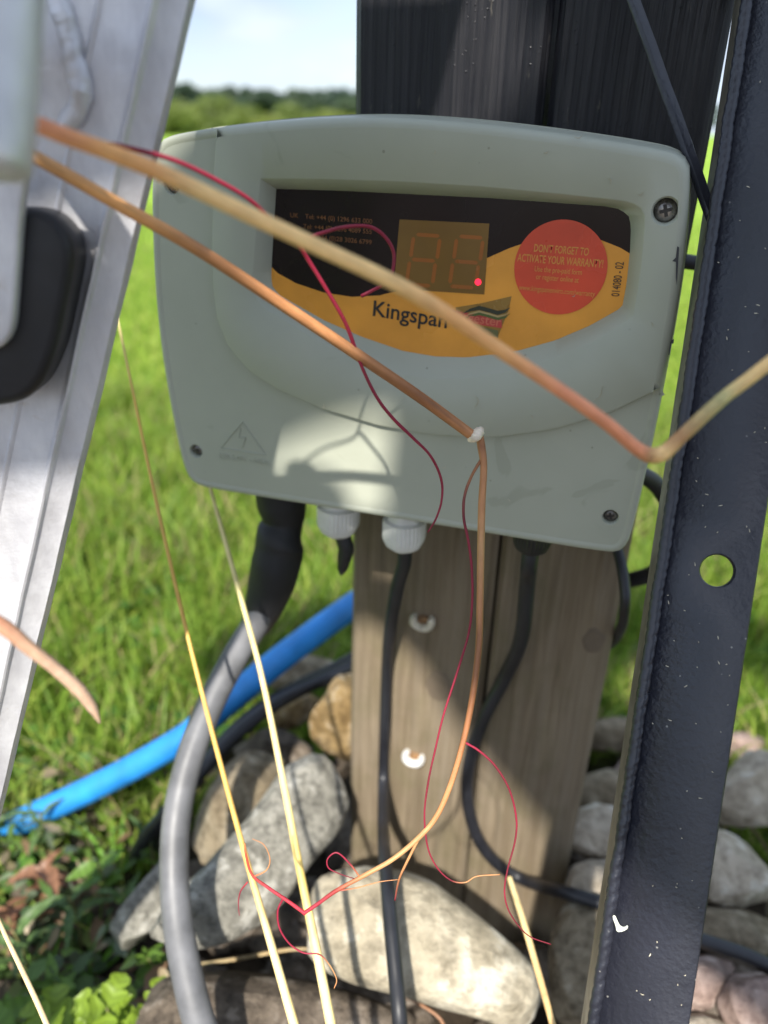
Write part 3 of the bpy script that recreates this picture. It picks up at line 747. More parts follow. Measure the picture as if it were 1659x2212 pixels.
# heavy round-ended sleeve above the flat bar, closer to the camera
tc1 = D(-34, 372, .174); tc0 = tc1+(D(-2, -160, .168)-tc1)*1.12
tube('sleeve', [tc0, tc0.lerp(tc1, .4), tc0.lerp(tc1, .89), tc0.lerp(tc1, .97), tc1], [.0102, .0102, .0102, .0097, .0080], GALV, lat_, n=50, seg=28)

tube('lug', [D(-40, 40, .172), on_g(-70, 60, .012), on_g(-80, 70, -.001)], [.006, .006, .007], GALV, lat_, n=16, seg=14)

# ================================================================== BLACK STEEL BAR (right)
ZB = .33
bA, bB = D(1626, 0, ZB), D(1293, 2212, ZB)
bax = (bA-bB).normalized()
bout = (CAM-D(1500, 1100, ZB)); bout = (bout-bax*bout.dot(bax)).normalized()
blat = bax.cross(-bout).normalized()
if blat.dot(CX) < 0: blat = -blat
bout = (bout+blat*.13).normalized()
bout = (bout-bax*bout.dot(bax)).normalized(); blat = (blat-bout*blat.dot(bout)).normalized()
b_lo = bB-bax*.34; b_hi = bA+bax*.25
bar = empty('steel_bar', b_lo); tag(bar, 'black painted steel angle bar with a round hole, leaning at the right', 'steel bar')
BWID = (D(1640, 1106, ZB)-D(1459, 1106, ZB)).length*.985
Lb = (b_hi-b_lo).length
hr = ray(1550, 1233); ht = (bB-CAM).dot(bout)/hr.dot(bout); hp_ = CAM+hr*ht-b_lo
hole = circle(hp_.dot(blat), hp_.dot(bax), .0068, 32)
rect = resample([Vector((0, 0, 0)), Vector((BWID, 0, 0)), Vector((BWID, Lb, 0)), Vector((0, Lb, 0))], 240)
def b3(q, h): return b_lo+blat*q.x+bax*q.y+bout*h
V = []; F = []
def bring(l, h): o_ = len(V); V.extend([b3(q, h) for q in l]); return list(range(o_, o_+len(l)))
def bbr(a, b): F.extend([(a[i], a[(i+1) % len(a)], b[(i+1) % len(b)], b[i]) for i in range(len(a))])
v2, f2 = fill_holes(offset(rect, .0006), [offset(hole, -.0005)]); o_ = len(V); V.extend([b3(q, 0) for q in v2]); F += [tuple(o_+i for i in f) for f in f2]
r0 = bring(offset(rect, .0006), 0); r1 = bring(rect, -.0006); r2 = bring(rect, -.004); bbr(r0, r1); bbr(r1, r2)
h0 = bring(offset(hole, -.0005), 0); h1 = bring(hole, -.0006); h2 = bring(hole, -.004); bbr(h0, h1); bbr(h1, h2)
v2, f2 = fill_holes(rect, [hole]); o_ = len(V); V.extend([b3(q, -.004) for q in v2]); F += [tuple(o_+i for i in f) for f in f2]
face = mk('face_flange', V, F, BLACKST); auto_smooth(face, 40); face.parent = bar; face.matrix_parent_inverse = parent_inv(bar)
sidep = [(-.0040, -.0016), (.0, -.0016), (.0, -.036), (-.0040, -.036)]
extrude_profile('side_flange', sidep, b_lo, b_hi, blat, bout, simple('khaki_sheen_paint', (.17, .15, .115), .38, vary=.25, vs=60, bump=.3), bar, 60, .0002)  # black flange; the khaki sheen of reflected grass and wood is in its colour
# rippled weld bead along the corner
n = 900; seg = 10; V = []; F = []
for i in range(n+1):
    t = i/n; ph = t*Lb/.0049+1.2*noise.noise(Vector((t*23, 9, 0)))
    c = b_lo.lerp(b_hi, t)-blat*.0021-bout*.0006+blat*.0004*noise.noise(Vector((t*60, 0, 0)))
    rr = .0025*(.92+.17*abs(math.sin(ph*math.pi))**.6+.16*noise.noise(Vector((t*120, 2, 0))))
    for j in range(seg):
        a = 2*math.pi*j/seg
        V.append(c+blat*(math.cos(a)*rr)+bout*(math.sin(a)*rr*.8)+bax*(.0026*math.cos(a)))
for i in range(n):
    for j in range(seg): k = (j+1) % seg; F.append((i*seg+j, i*seg+k, (i+1)*seg+k, (i+1)*seg+j))
wb = mk('weld_bead', V, F, BLACKST); wb.parent = bar; wb.matrix_parent_inverse = parent_inv(bar)
# slanting brace welded behind the bar
k0_, k1_ = D(1330, -110, .352), D(1560, 530, .340)
kax = (k0_-k1_).normalized(); kout = (CAM-k0_); kout = (kout-kax*kout.dot(kax)).normalized(); klat = kax.cross(kout)
extrude_profile('brace', [(-.0026, -.006), (-.0026, -.0008), (-.0018, 0), (-.0004, .0002), (.0010, -.0012), (.0026, -.0022), (.0026, -.006)], k1_, k0_, klat if klat.dot(CX) > 0 else -klat, kout, BLACKST, bar, 50, .0004)
# paint fleck and dried clippings on the bar
def on_bar(px, py, up=.0004):
    r = ray(px, py); t = (bB+bout*up-CAM).dot(bout)/r.dot(bout); return CAM+r*t
fl = [(1322, 1980), (1328, 1976), (1334, 1990), (1340, 2002), (1350, 2004), (1356, 1998), (1357, 2006), (1345, 2013), (1332, 2014), (1330, 2000)]
sp = slab('dropping', resample(smooth_loop([on_bar(x, y, .0009) for x, y in fl], 1), 40), bout, .0009, .0002, simple('chalky_white', (.68, .70, .60), .8, vary=.1)); tag(sp, 'small white hooked splash near the foot of the black bar', 'splash')
rnd = random.Random(5); V = []; F = []
STR = simple('dry_straw_fleck', (.55, .50, .38), .8, vary=.2)
for i in range(80):
    y = rnd.uniform(20, 2200); x0 = 1626-.1505*y+8; x = rnd.uniform(x0, x0+168)
    if (x-1550)**2+(y-1233)**2 < 46**2: continue
    p = on_bar(x, y, .0003); a = rnd.uniform(0, 6.28); ln = rnd.choice((.0003, .0004, .0008)); wd_ = .00014
    d = blat*math.cos(a)+bax*math.sin(a); s_ = bout.cross(d); o_ = len(V)
    V += [p-d*ln-s_*wd_, p-d*ln+s_*wd_, p+s_*wd_*1.3+bout*.0003, p-s_*wd_*1.3+bout*.0003, p+d*ln+s_*wd_*.3, p+d*ln-s_*wd_*.3]
    F += [(o_, o_+1, o_+2, o_+3), (o_+3, o_+2, o_+4, o_+5)]
cl = mk('dried_clippings', V, F, STR); cl['kind'] = 'stuff'; cl['label'] = 'tiny dry grass clippings stuck to the black bar'; cl['category'] = 'clippings'

# ================================================================== STONES
ST = {
 'cream': m_stone('cream_limestone', (.30, .255, .175), (.42, .37, .275), (.50, .46, .37), 14),
 'grey': m_stone('grey_lichen_stone', (.17, .162, .135), (.32, .305, .26), (.46, .445, .395), 26),
 'tan': m_stone('tan_stone', (.17, .13, .08), (.28, .23, .155), (.37, .325, .245), 20),
 'ochre': m_stone('ochre_stone', (.19, .115, .042), (.30, .205, .09), (.38, .32, .23), 24),
 'brown': m_stone('brown_stone', (.075, .057, .042), (.145, .115, .086), (.23, .19, .15), 22),
 'pink': m_stone('pink_stone', (.25, .165, .135), (.38, .28, .24), (.48, .395, .35), 18),
 'pale': m_stone('pale_stone', (.36, .295, .215), (.50, .43, .335), (.60, .545, .45), 16)}
def stone(px, z, kz, hf, hb, mat, label, seed, pw=3.6, rough=.075, facets=18, cut=.74, grow=1.0):
    gx_, gy_ = sum(x for x, _ in px)/len(px), sum(y for _, y in px)/len(px); px = [(gx_+(x-gx_)*grow, gy_+(y-gy_)*grow) for x, y in px]
    cy = sum(y for _, y in px)/len(px); cx = sum(x for x, _ in px)/len(px)
    pts = resample(smooth_loop([D(x, y, z+kz[1]*(y-cy)/1000+kz[0]*(x-cx)/1000) for x, y in px], 1), 56)
    c = sum(pts, Vector())/len(pts); nr = (CAM-c).normalized()
    size = max((p-c).length for p in pts)
    V = []; F = []; n_ = len(pts); prof = []
    for k in range(9): s = math.cos(k/9*math.pi/2); prof.append((max(s, .02), hf*(1-s**pw)**(1/pw)))
    back = []
    for k in range(1, 6): s = math.cos(k/6*math.pi/2); back.append((max(s, .02), -hb*(1-s**pw)**(1/pw)))
    allr = back[::-1]+prof
    for s, h in allr:
        for p in pts:
            q = c+(p-c)*s+nr*h
            t = q/size
            dn = noise.noise(t*1.3+Vector((seed, 0, 0)))*.9+noise.noise(t*3.1+Vector((0, seed, 0)))*.45+noise.noise(t*8+Vector((0, 0, seed)))*.16+noise.noise(t*19+Vector((0, 0, seed)))*.06
            V.append(q+(q-c+nr*.2*size).normalized()*dn*size*rough)
    m_ = len(allr); rr_ = random.Random(int(seed*77))
    for k in range(facets):                                      # knock flat facets into it
        fn = Vector((rr_.gauss(0, 1), rr_.gauss(0, 1), rr_.gauss(0, 1))).normalized()
        if fn.dot(nr) < -.3: fn = -fn
        ext = max((v-c).dot(fn) for v in V); lim = ext*rr_.uniform(cut, .94)
        for i, v in enumerate(V):
            dd_ = (v-c).dot(fn)
            if dd_ > lim: V[i] = v-fn*((dd_-lim)*.92)
    for ax_ in (CX, CU):
        a0, a1 = min(p.dot(ax_) for p in pts), max(p.dot(ax_) for p in pts); b0, b1 = min(v.dot(ax_) for v in V), max(v.dot(ax_) for v in V); f_ = (a1-a0)/(b1-b0)
        V = [v+ax_*((v.dot(ax_)-(b0+b1)/2)*f_+(a0+a1)/2-v.dot(ax_)) for v in V]
    for i in range(m_-1):
        for j in range(n_): k = (j+1) % n_; F.append((i*n_+j, i*n_+k, (i+1)*n_+k, (i+1)*n_+j))
    F.append(tuple(range(n_))[::-1]); F.append(tuple((m_-1)*n_+j for j in range(n_)))
    o = mk('stone', [v-c for v in V], F, ST[mat], loc=c); auto_smooth(o, 24)
    tag(o, label, 'stone', 'stones heaped around the posts'); return o
stone([(652, 1985), (668, 1925), (705, 1888), (780, 1862), (862, 1857), (918, 1880), (985, 1938), (1060, 2008), (1130, 2078), (1172, 2135), (1184, 2200), (1165, 2280), (1020, 2230), (880, 2175), (760, 2140), (690, 2095)], .545, (.02, -.15), .030, .07, 'cream', 'large rounded cream stone at the foot of the left post', 1.0, 2.4, .03, 7, .86)
stone([(285, 2068), (330, 2015), (400, 1930), (470, 1858), (560, 1745), (620, 1655), (678, 1608), (716, 1634), (734, 1680), (755, 1722), (752, 1790), (702, 1852), (650, 1925), (600, 1992), (540, 2042), (460, 2082), (370, 2095)], .60, (.10, -.20), .028, .06, 'grey', 'long grey lichen-spotted stone lying diagonally behind the conduit', 2.0, 3.4, .045, 9, .84)
stone([(395, 1860), (405, 1770), (460, 1692), (520, 1642), (572, 1608), (604, 1625), (618, 1665), (565, 1750), (475, 1862), (410, 1930)], .68, (.1, -.15), .03, .06, 'tan', 'tan stone tucked behind the upper side of the long grey stone', 3.0, 2.8)
stone([(655, 1595), (688, 1528), (728, 1468), (780, 1448), (830, 1520), (820, 1640), (760, 1665), (700, 1628)], .71, (.1, -.1), .03, .05, 'ochre', 'ochre and grey stone against the left side of the left post', 4.0, 2.5, .07)
stone([(555, 1450), (590, 1412), (640, 1408), (700, 1422), (742, 1448), (700, 1490), (620, 1505), (560, 1490)], .88, (0, -.1), .03, .05, 'tan', 'flat tan stone just under the blue pipe beside the post', 5.0)
stone([(585, 1550), (630, 1508), (680, 1490), (700, 1520), (668, 1566), (605, 1590)], .82, (0, -.1), .02, .05, 'ochre', 'small rusty ochre stone below the blue pipe', 6.0)
stone([(530, 1450), (555, 1420), (590, 1425), (575, 1470), (535, 1490)], .90, (0, 0), .02, .04, 'pink', 'small pinkish stone where conduit and blue pipe cross', 7.0)
stone([(480, 1630), (540, 1570), (610, 1575), (650, 1610), (690, 1640), (620, 1680), (520, 1680)], .78, (0, -.1), .02, .06, 'brown', 'dark brown stone in the shade below the black cables', 8.0)
stone([(262, 2180), (330, 2132), (430, 2108), (520, 2098), (640, 2126), (760, 2168), (868, 2232), (840, 2330), (500, 2340), (290, 2290)], .535, (.05, -.15), .02, .06, 'brown', 'flat brown stone along the bottom edge below the grey stone', 9.0, 3.0, .04)
stone([(190, 2062), (262, 1958), (330, 1878), (385, 1818), (408, 1850), (396, 1935), (335, 2035), (285, 2085), (230, 2110)], .63, (.12, -.2), .012, .05, 'grey', 'narrow grey slab edge between weeds and the long grey stone', 10.0, 4.5, .03)
stone([(1222, 1805), (1248, 1772), (1305, 1752), (1360, 1780), (1360, 1850), (1300, 1880), (1235, 1862)], .68, (0, -.1), .025, .05, 'pale', 'pale stone in the gap between right post and steel bar', 11.0, grow=1.35)
stone([(1240, 1888), (1300, 1866), (1370, 1880), (1370, 1945), (1290, 1968), (1245, 1945)], .63, (0, -.1), .02, .05, 'pale', 'small pale stone just above the black cable at the right post', 12.0, grow=1.35)
stone([(1196, 2220), (1202, 2080), (1214, 1975), (1262, 1952), (1320, 1985), (1320, 2100), (1290, 2240), (1240, 2270)], .57, (0, -.2), .022, .05, 'tan', 'tan stone standing between right post foot and steel bar', 13.0, grow=1.15)
stone([(1485, 1850), (1520, 1805), (1560, 1793), (1625, 1828), (1668, 1885), (1700, 1965), (1610, 1975), (1500, 1950)], .66, (0, -.15), .03, .06, 'pale', 'large pale stone right of the steel bar above the cable', 14.0, 3.0, grow=1.2)
stone([(1480, 1975), (1580, 1968), (1680, 1995), (1720, 2060), (1600, 2085), (1485, 2045)], .61, (0, -.1), .02, .05, 'tan', 'tan stone under the black cable right of the steel bar', 15.0, grow=1.25)
stone([(1460, 2080), (1540, 2078), (1612, 2102), (1575, 2160), (1545, 2215), (1455, 2215)], .57, (0, -.1), .02, .05, 'pink', 'pinkish tan stone at the bottom right beside the steel bar', 16.0, grow=1.25)
stone([(1562, 2170), (1610, 2115), (1680, 2105), (1720, 2200), (1680, 2280), (1585, 2270)], .55, (0, -.1), .02, .05, 'pink', 'rosy stone in the bottom right corner', 17.0, grow=1.25)
stone([(1545, 1720), (1590, 1655), (1650, 1628), (1730, 1650), (1740, 1750), (1640, 1790), (1560, 1775)], .76, (0, -.1), .03, .06, 'pale', 'pale stone at the right edge, highest of the heap', 18.0, grow=1.25)
stone([(1235, 1720), (1285, 1672), (1350, 1680), (1370, 1735), (1300, 1762), (1245, 1755)], .77, (0, -.1), .02, .05, 'tan', 'tan brown stone in the grass behind the right post', 19.0, grow=1.3)
stone([(1270, 1600), (1310, 1555), (1390, 1560), (1400, 1610), (1330, 1640)], .88, (0, -.1), .02, .05, 'tan', 'small tan stone far behind the right post in the grass', 20.0, grow=1.3)
stone([(1430, 2250), (1470, 2205), (1560, 2210), (1600, 2260), (1540, 2310)], .54, (0, 0), .02, .05, 'pale', 'pale stone cut by the bottom edge right of the steel bar', 21.0, grow=1.3)
stone([(1530, 1620), (1570, 1590), (1640, 1595), (1670, 1630), (1600, 1655)], .90, (0, 0), .02, .05, 'pink', 'pinkish stone at the right edge behind the pale stones', 22.0, grow=1.4)
stone([(1400, 1780), (1460, 1730), (1560, 1740), (1580, 1800), (1500, 1840), (1420, 1830)], .75, (0, -.1), .02, .05, 'tan', 'tan slab half hidden by the steel bar above the large pale stone', 31.0)
stone([(1330, 1660), (1400, 1620), (1480, 1640), (1500, 1700), (1420, 1730), (1340, 1715)], .82, (0, -.1), .02, .05, 'pink', 'pinkish slab between right post and steel bar, highest there', 32.0)
stone([(1290, 2000), (1350, 1960), (1420, 1990), (1410, 2080), (1330, 2110), (1285, 2070)], .62, (0, -.1), .02, .05, 'pink', 'pinkish stone peeping out left of the steel bar below the cable', 33.0)
stone([(1640, 1970), (1700, 1930), (1780, 1960), (1790, 2040), (1700, 2060)], .68, (0, -.1), .02, .05, 'pale', 'pale stone cut by the right edge above the black cable', 34.0)
stone([(1060, 2100), (1120, 2030), (1200, 2050), (1230, 2140), (1180, 2230), (1090, 2200)], .66, (0, -.1), .02, .05, 'brown', 'shaded brown stone between the big cream stone and the post foot', 35.0)
# loose rubble and soil lumps in the gaps
def rubble():
    r = random.Random(3); V = []; F = []
    ico = bmesh.new(); bmesh.ops.create_icosphere(ico, subdivisions=2, radius=1); iv = [v.co.copy() for v in ico.verts]; ic = [tuple(v.index for v in f.verts) for f in ico.faces]; ico.free()
    for i in range(420):
        a = r.uniform(0, 6.28); d = r.uniform(.02, .42)**1; x, y = .04+math.cos(a)*d*1.05, .47+math.sin(a)*d*.75
        if y < .18: continue
        s = r.uniform(.006, .022); o_ = len(V); sd = r.uniform(0, 50)
        for v in iv:
            q = Vector((v.x*s*1.3, v.y*s, v.z*s*.8))*(1+.45*noise.noise(v*1.4+Vector((sd, 0, 0))))
            V.append(q+Vector((x, y, s*.3+.002)))
        F += [tuple(o_+k for k in f) for f in ic]
    o = mk('rubble', V, F, ST['brown']); o['kind'] = 'stuff'; o['label'] = 'small dark rubble and soil lumps between the stones'; o['category'] = 'rubble'
rubble()

# ================================================================== GRASS
def blades(name, xs, ys, hs, wid, cols, seed, label, bendk=.55, z0=None):
    rg = np.random.default_rng(seed); n_ = len(xs)
    th = rg.uniform(0, 2*np.pi, n_); ph = rg.uniform(0, 2*np.pi, n_)
    bend = rg.uniform(.12, 1.0, n_)*bendk; wv = wid*rg.uniform(.6, 1.3, n_)
    sx, sy = np.cos(th), np.sin(th); bx, by = np.cos(ph), np.sin(ph)
    V = np.zeros((n_, 7, 3), 'f'); C = np.ones((n_, 7, 4), 'f')
    for k, (t, w_) in enumerate(((0, .8), (.38, 1.0), (.75, .62), (1.0, 0))):
        off = bend*hs*t**2; zz = hs*(t-.28*bend*t**2)
        cx, cy = xs+bx*off, ys+by*off
        if k < 3:
            V[:, 2*k, 0] = cx-sx*wv*w_; V[:, 2*k, 1] = cy-sy*wv*w_; V[:, 2*k, 2] = zz
            V[:, 2*k+1, 0] = cx+sx*wv*w_; V[:, 2*k+1, 1] = cy+sy*wv*w_; V[:, 2*k+1, 2] = zz
        else: V[:, 6, 0] = cx; V[:, 6, 1] = cy; V[:, 6, 2] = zz
    C[:, :, :3] = cols[:, None, :]
    base = (np.arange(n_)*7)[:, None]
    loops = np.concatenate([base+np.array([[0, 1, 3, 2]]), base+np.array([[2, 3, 5, 4]]), base+np.array([[4, 5, 6]])], 1).ravel().astype('i4')
    me = bpy.data.meshes.new(name); me.vertices.add(n_*7); me.vertices.foreach_set('co', V.ravel())
    me.loops.add(n_*11); me.loops.foreach_set('vertex_index', loops)
    me.polygons.add(n_*3); st = (np.arange(n_)*11)[:, None]+np.array([[0, 4, 8]]); me.polygons.foreach_set('loop_start', st.ravel().astype('i4'))
    me.update(); me.validate()
    at = me.color_attributes.new('Col', 'FLOAT_COLOR', 'POINT'); at.data.foreach_set('color', C.ravel())
    me.materials.append(GRASS); o = bpy.data.objects.new(name, me); COL.objects.link(o)
    o['kind'] = 'stuff'; o['label'] = label; o['category'] = 'grass'; return o
rg = np.random.default_rng(11)
def palette(n_, yel, dead):
    a = np.array([.120, .215, .024]); b = np.array([.26, .39, .055]); c = np.array([.37, .46, .085]); d_ = np.array([.42, .33, .18])
    t = rg.random(n_)[:, None]; col = a*(1-t)+b*t
    m_ = rg.random(n_) < yel; col[m_] = c*(.8+.3*rg.random((m_.sum(), 1)))
    m_ = rg.random(n_) < dead; col[m_] = d_*(.6+.6*rg.random((m_.sum(), 1)))
    return col.astype('f')
def scatter(n_, y0, y1, k=.62, pad=.4, pw=1.0):
    y = y0+(y1-y0)*rg.random(n_)**pw; x = (rg.random(n_)*2-1)*(k*y+pad); return x, y
# near tussocks: clumped
cxs, cys = scatter(1500, .50, 2.0, .66, .32, .75)
idx = rg.integers(0, 1500, 62000); x = cxs[idx]+rg.normal(0, .030, 62000); y = cys[idx]+rg.normal(0, .030, 62000)
hk = (.55+.9*rg.random(1500))[idx]
dd = np.hypot((x-.05)/1.0, (y-.45)/.72)
keep = ((dd > .40+.06*np.sin(x*25)) | ((x < -.20) & (dd > .27))) & ~((np.abs(x-.06) < .13) & (y < .62)) & (y > .30)
x, y, hk = x[keep], y[keep], hk[keep]
blades('long_grass', x, y, (.05+.06*rg.random(len(x)))*hk, .0019, palette(len(x), .26, .11), 5, 'long green grass around the stones and beyond the box', .85)
x, y = scatter(95000, 1.7, 7.5, .62, .5, 1.5)
blades('lawn_grass', x, y, .022+.03*rg.random(len(x)), .0030, palette(len(x), .55, .03), 6, 'short sunlit lawn grass stretching away behind the box', .8)
# clover and low leaves
def ground_leaves():
    r = random.Random(8); V = []; F = []; C = []
    for i in range(5200):
        y = .5+1.4*r.random()**1.3; x = (r.random()*2-1)*(.66*y+.3)
        if math.hypot(x-.05, (y-.45)/.72) < .42 or (abs(x-.06) < .14 and y < .65): continue
        s = r.uniform(.005, .012); z = r.uniform(.006, .045); a = r.uniform(0, 6.28); ti = r.uniform(-.5, .5); g = r.uniform(.6, 1.2)
        c = (.07*g, .17*g, .03*g, 1) if r.random() < .85 else (.30*g, .34*g, .08*g, 1)
        o_ = len(V)
        for k in range(6):
            b = a+k*math.pi/3; V.append((x+math.cos(b)*s, y+math.sin(b)*s*.8, z+math.sin(b+1)*s*ti)); C.append(c)
        F.append(tuple(range(o_, o_+6)))
    o = mk('clover', V, F, LEAF, smooth=False); at = o.data.color_attributes.new('Col', 'FLOAT_COLOR', 'POINT'); at.data.foreach_set('color', np.array(C, 'f').ravel())
    o['kind'] = 'stuff'; o['label'] = 'low clover leaves among the grass'; o['category'] = 'clover'
ground_leaves()

def undergrowth():
    r = random.Random(18); V = []; F = []; C = []
    pal = [(.10, .18, .045), (.15, .24, .05), (.07, .12, .045), (.20, .25, .07), (.24, .15, .09), (.30, .24, .15), (.16, .20, .12)]
    for i in range(2600):
        x = r.uniform(-.52, -.10); y = r.uniform(.24, .66)
        if x > -.16-.25*(y-.30)*0 and y > .36: continue
        if x > -.24+(.50-y)*.5 and y > .40: continue
        ln = r.uniform(.008, .030); wd_ = ln*r.uniform(.10, .30); z = r.uniform(.004, .075)*(1 if r.random() < .7 else .4); a = r.uniform(0, 6.28); pt = r.uniform(-.5, .9); c = r.choice(pal); g = r.uniform(.6, 1.25)
        d = Vector((math.cos(a)*math.cos(pt), math.sin(a)*math.cos(pt), math.sin(pt))); sd = Vector((-math.sin(a), math.cos(a), r.uniform(-.4, .4))).normalized(); p = Vector((x, y, z)); o_ = len(V)
        for k, (t, w_) in enumerate(((0, .15), (.3, 1), (.65, .85), (1, .05))):
            q = p+d*(ln*t)-Vector((0, 0, ln*.35*t*t)); V += [q-sd*(wd_*w_), q+Vector((0, 0, -wd_*.25*w_)), q+sd*(wd_*w_)]; C += [(c[0]*g, c[1]*g, c[2]*g, 1)]*3
        for k in range(3):
            for j in range(2): F.append((o_+k*3+j, o_+k*3+j+1, o_+k*3+j+4, o_+k*3+j+3))
    o = mk('undergrowth', V, F, LEAF); at = o.data.color_attributes.new('Col', 'FLOAT_COLOR', 'POINT'); at.data.foreach_set('color', np.array(C, 'f').ravel())
    o['kind'] = 'stuff'; o['label'] = 'tangle of small weeds and dry leaves at the lower left'; o['category'] = 'undergrowth'
undergrowth()

# ================================================================== WEEDS
def set_col(me, col):
    at = me.color_attributes.new('Col', 'FLOAT_COLOR', 'POINT'); at.data.foreach_set('color', np.array(col, 'f').ravel())
def leaf_mesh(name, ln, wd_, lobes, col, droop=.3, cup=.2, seed=0):
    r = random.Random(seed); n_ = 16; V = []; F = []; C = []
    for i in range(n_+1):
        t = i/n_; w_ = wd_*math.sin(math.pi*min(1, t**.8))**.8*(1-.25*t)
        if lobes: w_ *= .45+.75*abs(math.sin(t*math.pi*lobes))**.7
        z = -droop*ln*t*t+.03*ln*math.sin(t*9+seed); g = 1+.18*math.sin(i*1.9+seed)
        for s, k in ((-1, cup), (-.5, cup*.4), (0, 0), (.5, cup*.4), (1, cup)):
            V.append((s*w_, t*ln+(abs(s)*w_*.5 if lobes else 0), z+abs(s)*w_*k*1.2)); C.append((col[0]*g, col[1]*g, col[2]*g, 1))
    for i in range(n_):
        for j in range(4): F.append((i*5+j, i*5+j+1, i*5+j+6, i*5+j+5))
    me = bpy.data.meshes.new(name); me.from_pydata(V, [], F); me.polygons.foreach_set('use_smooth', [True]*len(F)); me.materials.append(LEAF); set_col(me, C); return me
LM = {'lobed': [leaf_mesh('leaf', .046, .019, 2, (.21, .31, .035), .25, .25, s) for s in (1, 2)],
      'lance': [leaf_mesh('leaf', .065, .0075, 0, (.10, .17, .055), .35, .3, s) for s in (3, 4)],
      'broad': [leaf_mesh('leaf', .042, .011, 0, (.12, .22, .035), .35, .2, s) for s in (5, 6)],
      'grassy': [leaf_mesh('leaf', .13, .0048, 0, (.15, .32, .04), .45, .4, s) for s in (7, 8)],
      'dead': [leaf_mesh('leaf', .040, .012, 0, (.26, .13, .075), .5, .6, s) for s in (9, 10)]}
STEMC = NT('weed_stem'); STEMC.principled(STEMC.ramp(STEMC.noise(STEMC.coord(), 90, 4), [(.3, (.16, .12, .06)), (.7, (.22, .24, .08))]), .6); STEMC = STEMC.m
def weed(kind, p, nl, hgt, sc, label, seed, cat='plant', name=None, lean=(0, 0)):
    r = random.Random(seed); e = empty(name or {'lobed': 'lobed_leaf_weed', 'lance': 'lance_leaf_weed', 'broad': 'broad_leaf_weed', 'grassy': 'grass_tuft', 'dead': 'withered_weed'}[kind], p)
    tag(e, label, cat, 'weeds around the stones')
    top = Vector((lean[0], lean[1], hgt)); V, F = tube_data([Vector((0, 0, -.02)), top*.5+Vector((.004, 0, 0)), top], [.0016, .0013, .0007], n=8, seg=6); mk('stem', V, F, STEMC, e)
    for i in range(nl):
        o = bpy.data.objects.new('leaf', r.choice(LM[kind])); COL.objects.link(o); o.parent = e
        t = .25+.75*(i+1)/nl if kind != 'grassy' else .02
        o.location = top*t; o.rotation_euler = (r.uniform(.1, .9) if kind != 'grassy' else r.uniform(.75, 1.35), r.uniform(-.3, .3), i*2.4+r.uniform(-.4, .4)); s = sc*.66*r.uniform(.7, 1.2); o.scale = (s, s, s)
    return e
def gp(px, py, z=0.0): q = gnd(px, py, z); return (q.x, q.y, q.z)
weed('lobed', gp(250, 2270, .06), 15, .055, 1.0, 'yellow green lobed-leaf weed at the bottom beside the brown stone', 1)
weed('lobed', gp(130, 2280, .05), 13, .045, .9, 'lobed-leaf weed at the bottom left, left of its brighter neighbour', 2)
weed('lobed', gp(350, 2270, .06), 10, .05, .8, 'lobed-leaf weed at the bottom under the grey conduit', 12)
weed('lance', gp(60, 2120, .02), 7, .07, 1.0, 'dull green lance-leaf weed near the left edge', 3)
weed('lance', gp(170, 2030, .02), 7, .06, .9, 'lance-leaf weed between left edge and slab', 4)
weed('broad', gp(20, 2280, .03), 8, .06, 1.1, 'broad-leaf weed in the bottom left corner', 5)
weed('broad', gp(230, 1960, .02), 7, .06, .9, 'broad-leaf weed just below the end of the blue pipe', 6)
weed('lance', gp(330, 1900, .02), 5, .07, .9, 'lance-leaf weed against the upper end of the slab', 7)
weed('dead', gp(110, 1960, .02), 8, .05, 1.1, 'withered brown weed below the left end of the blue pipe', 8)
weed('dead', gp(40, 2060, .02), 7, .05, 1.1, 'withered reddish weed at the left edge above the lance-leaf weed', 9)
weed('lance', gp(110, 1860, .01), 7, .07, .9, 'lance-leaf weed overlapping the left part of the blue pipe', 10)
weed('grassy', gp(250, 1900, .01), 9, .03, .8, 'grass tuft in front of the blue pipe', 11)
weed('grassy', gp(1280, 1800, .01), 7, .03, .75, 'bright grass tuft growing between right post and steel bar', 13)
weed('broad', gp(1700, 2080, .04), 7, .07, .9, 'broad-leaf weed at the right edge below the pale stone', 14)
weed('broad', gp(1640, 2290, .03), 6, .05, .8, 'broad-leaf weed at the bottom right by the rosy stone', 15)
weed('grassy', gp(480, 1560, .0), 10, .03, .9, 'grass tuft behind the grey conduit above the blue pipe', 16)

weed('grassy', gp(90, 2180, .0), 11, .03, .7, 'grass tuft in the lower left below the withered weeds', 21)
weed('grassy', gp(200, 2120, .0), 11, .03, .6, 'grass tuft against the lower end of the narrow slab', 22)
weed('lance', gp(280, 2010, .02), 8, .05, .8, 'lance-leaf weed lying along the narrow slab', 23)
weed('broad', gp(140, 2200, .02), 9, .05, 1.0, 'broad-leaf weed in front of the lobed-leaf weeds', 24)
weed('grassy', gp(30, 1900, .0), 11, .03, .8, 'grass tuft at the left edge where the blue pipe ends', 25)
weed('broad', gp(330, 2130, .02), 8, .04, .8, 'broad-leaf weed beside the conduit below the slab', 26)

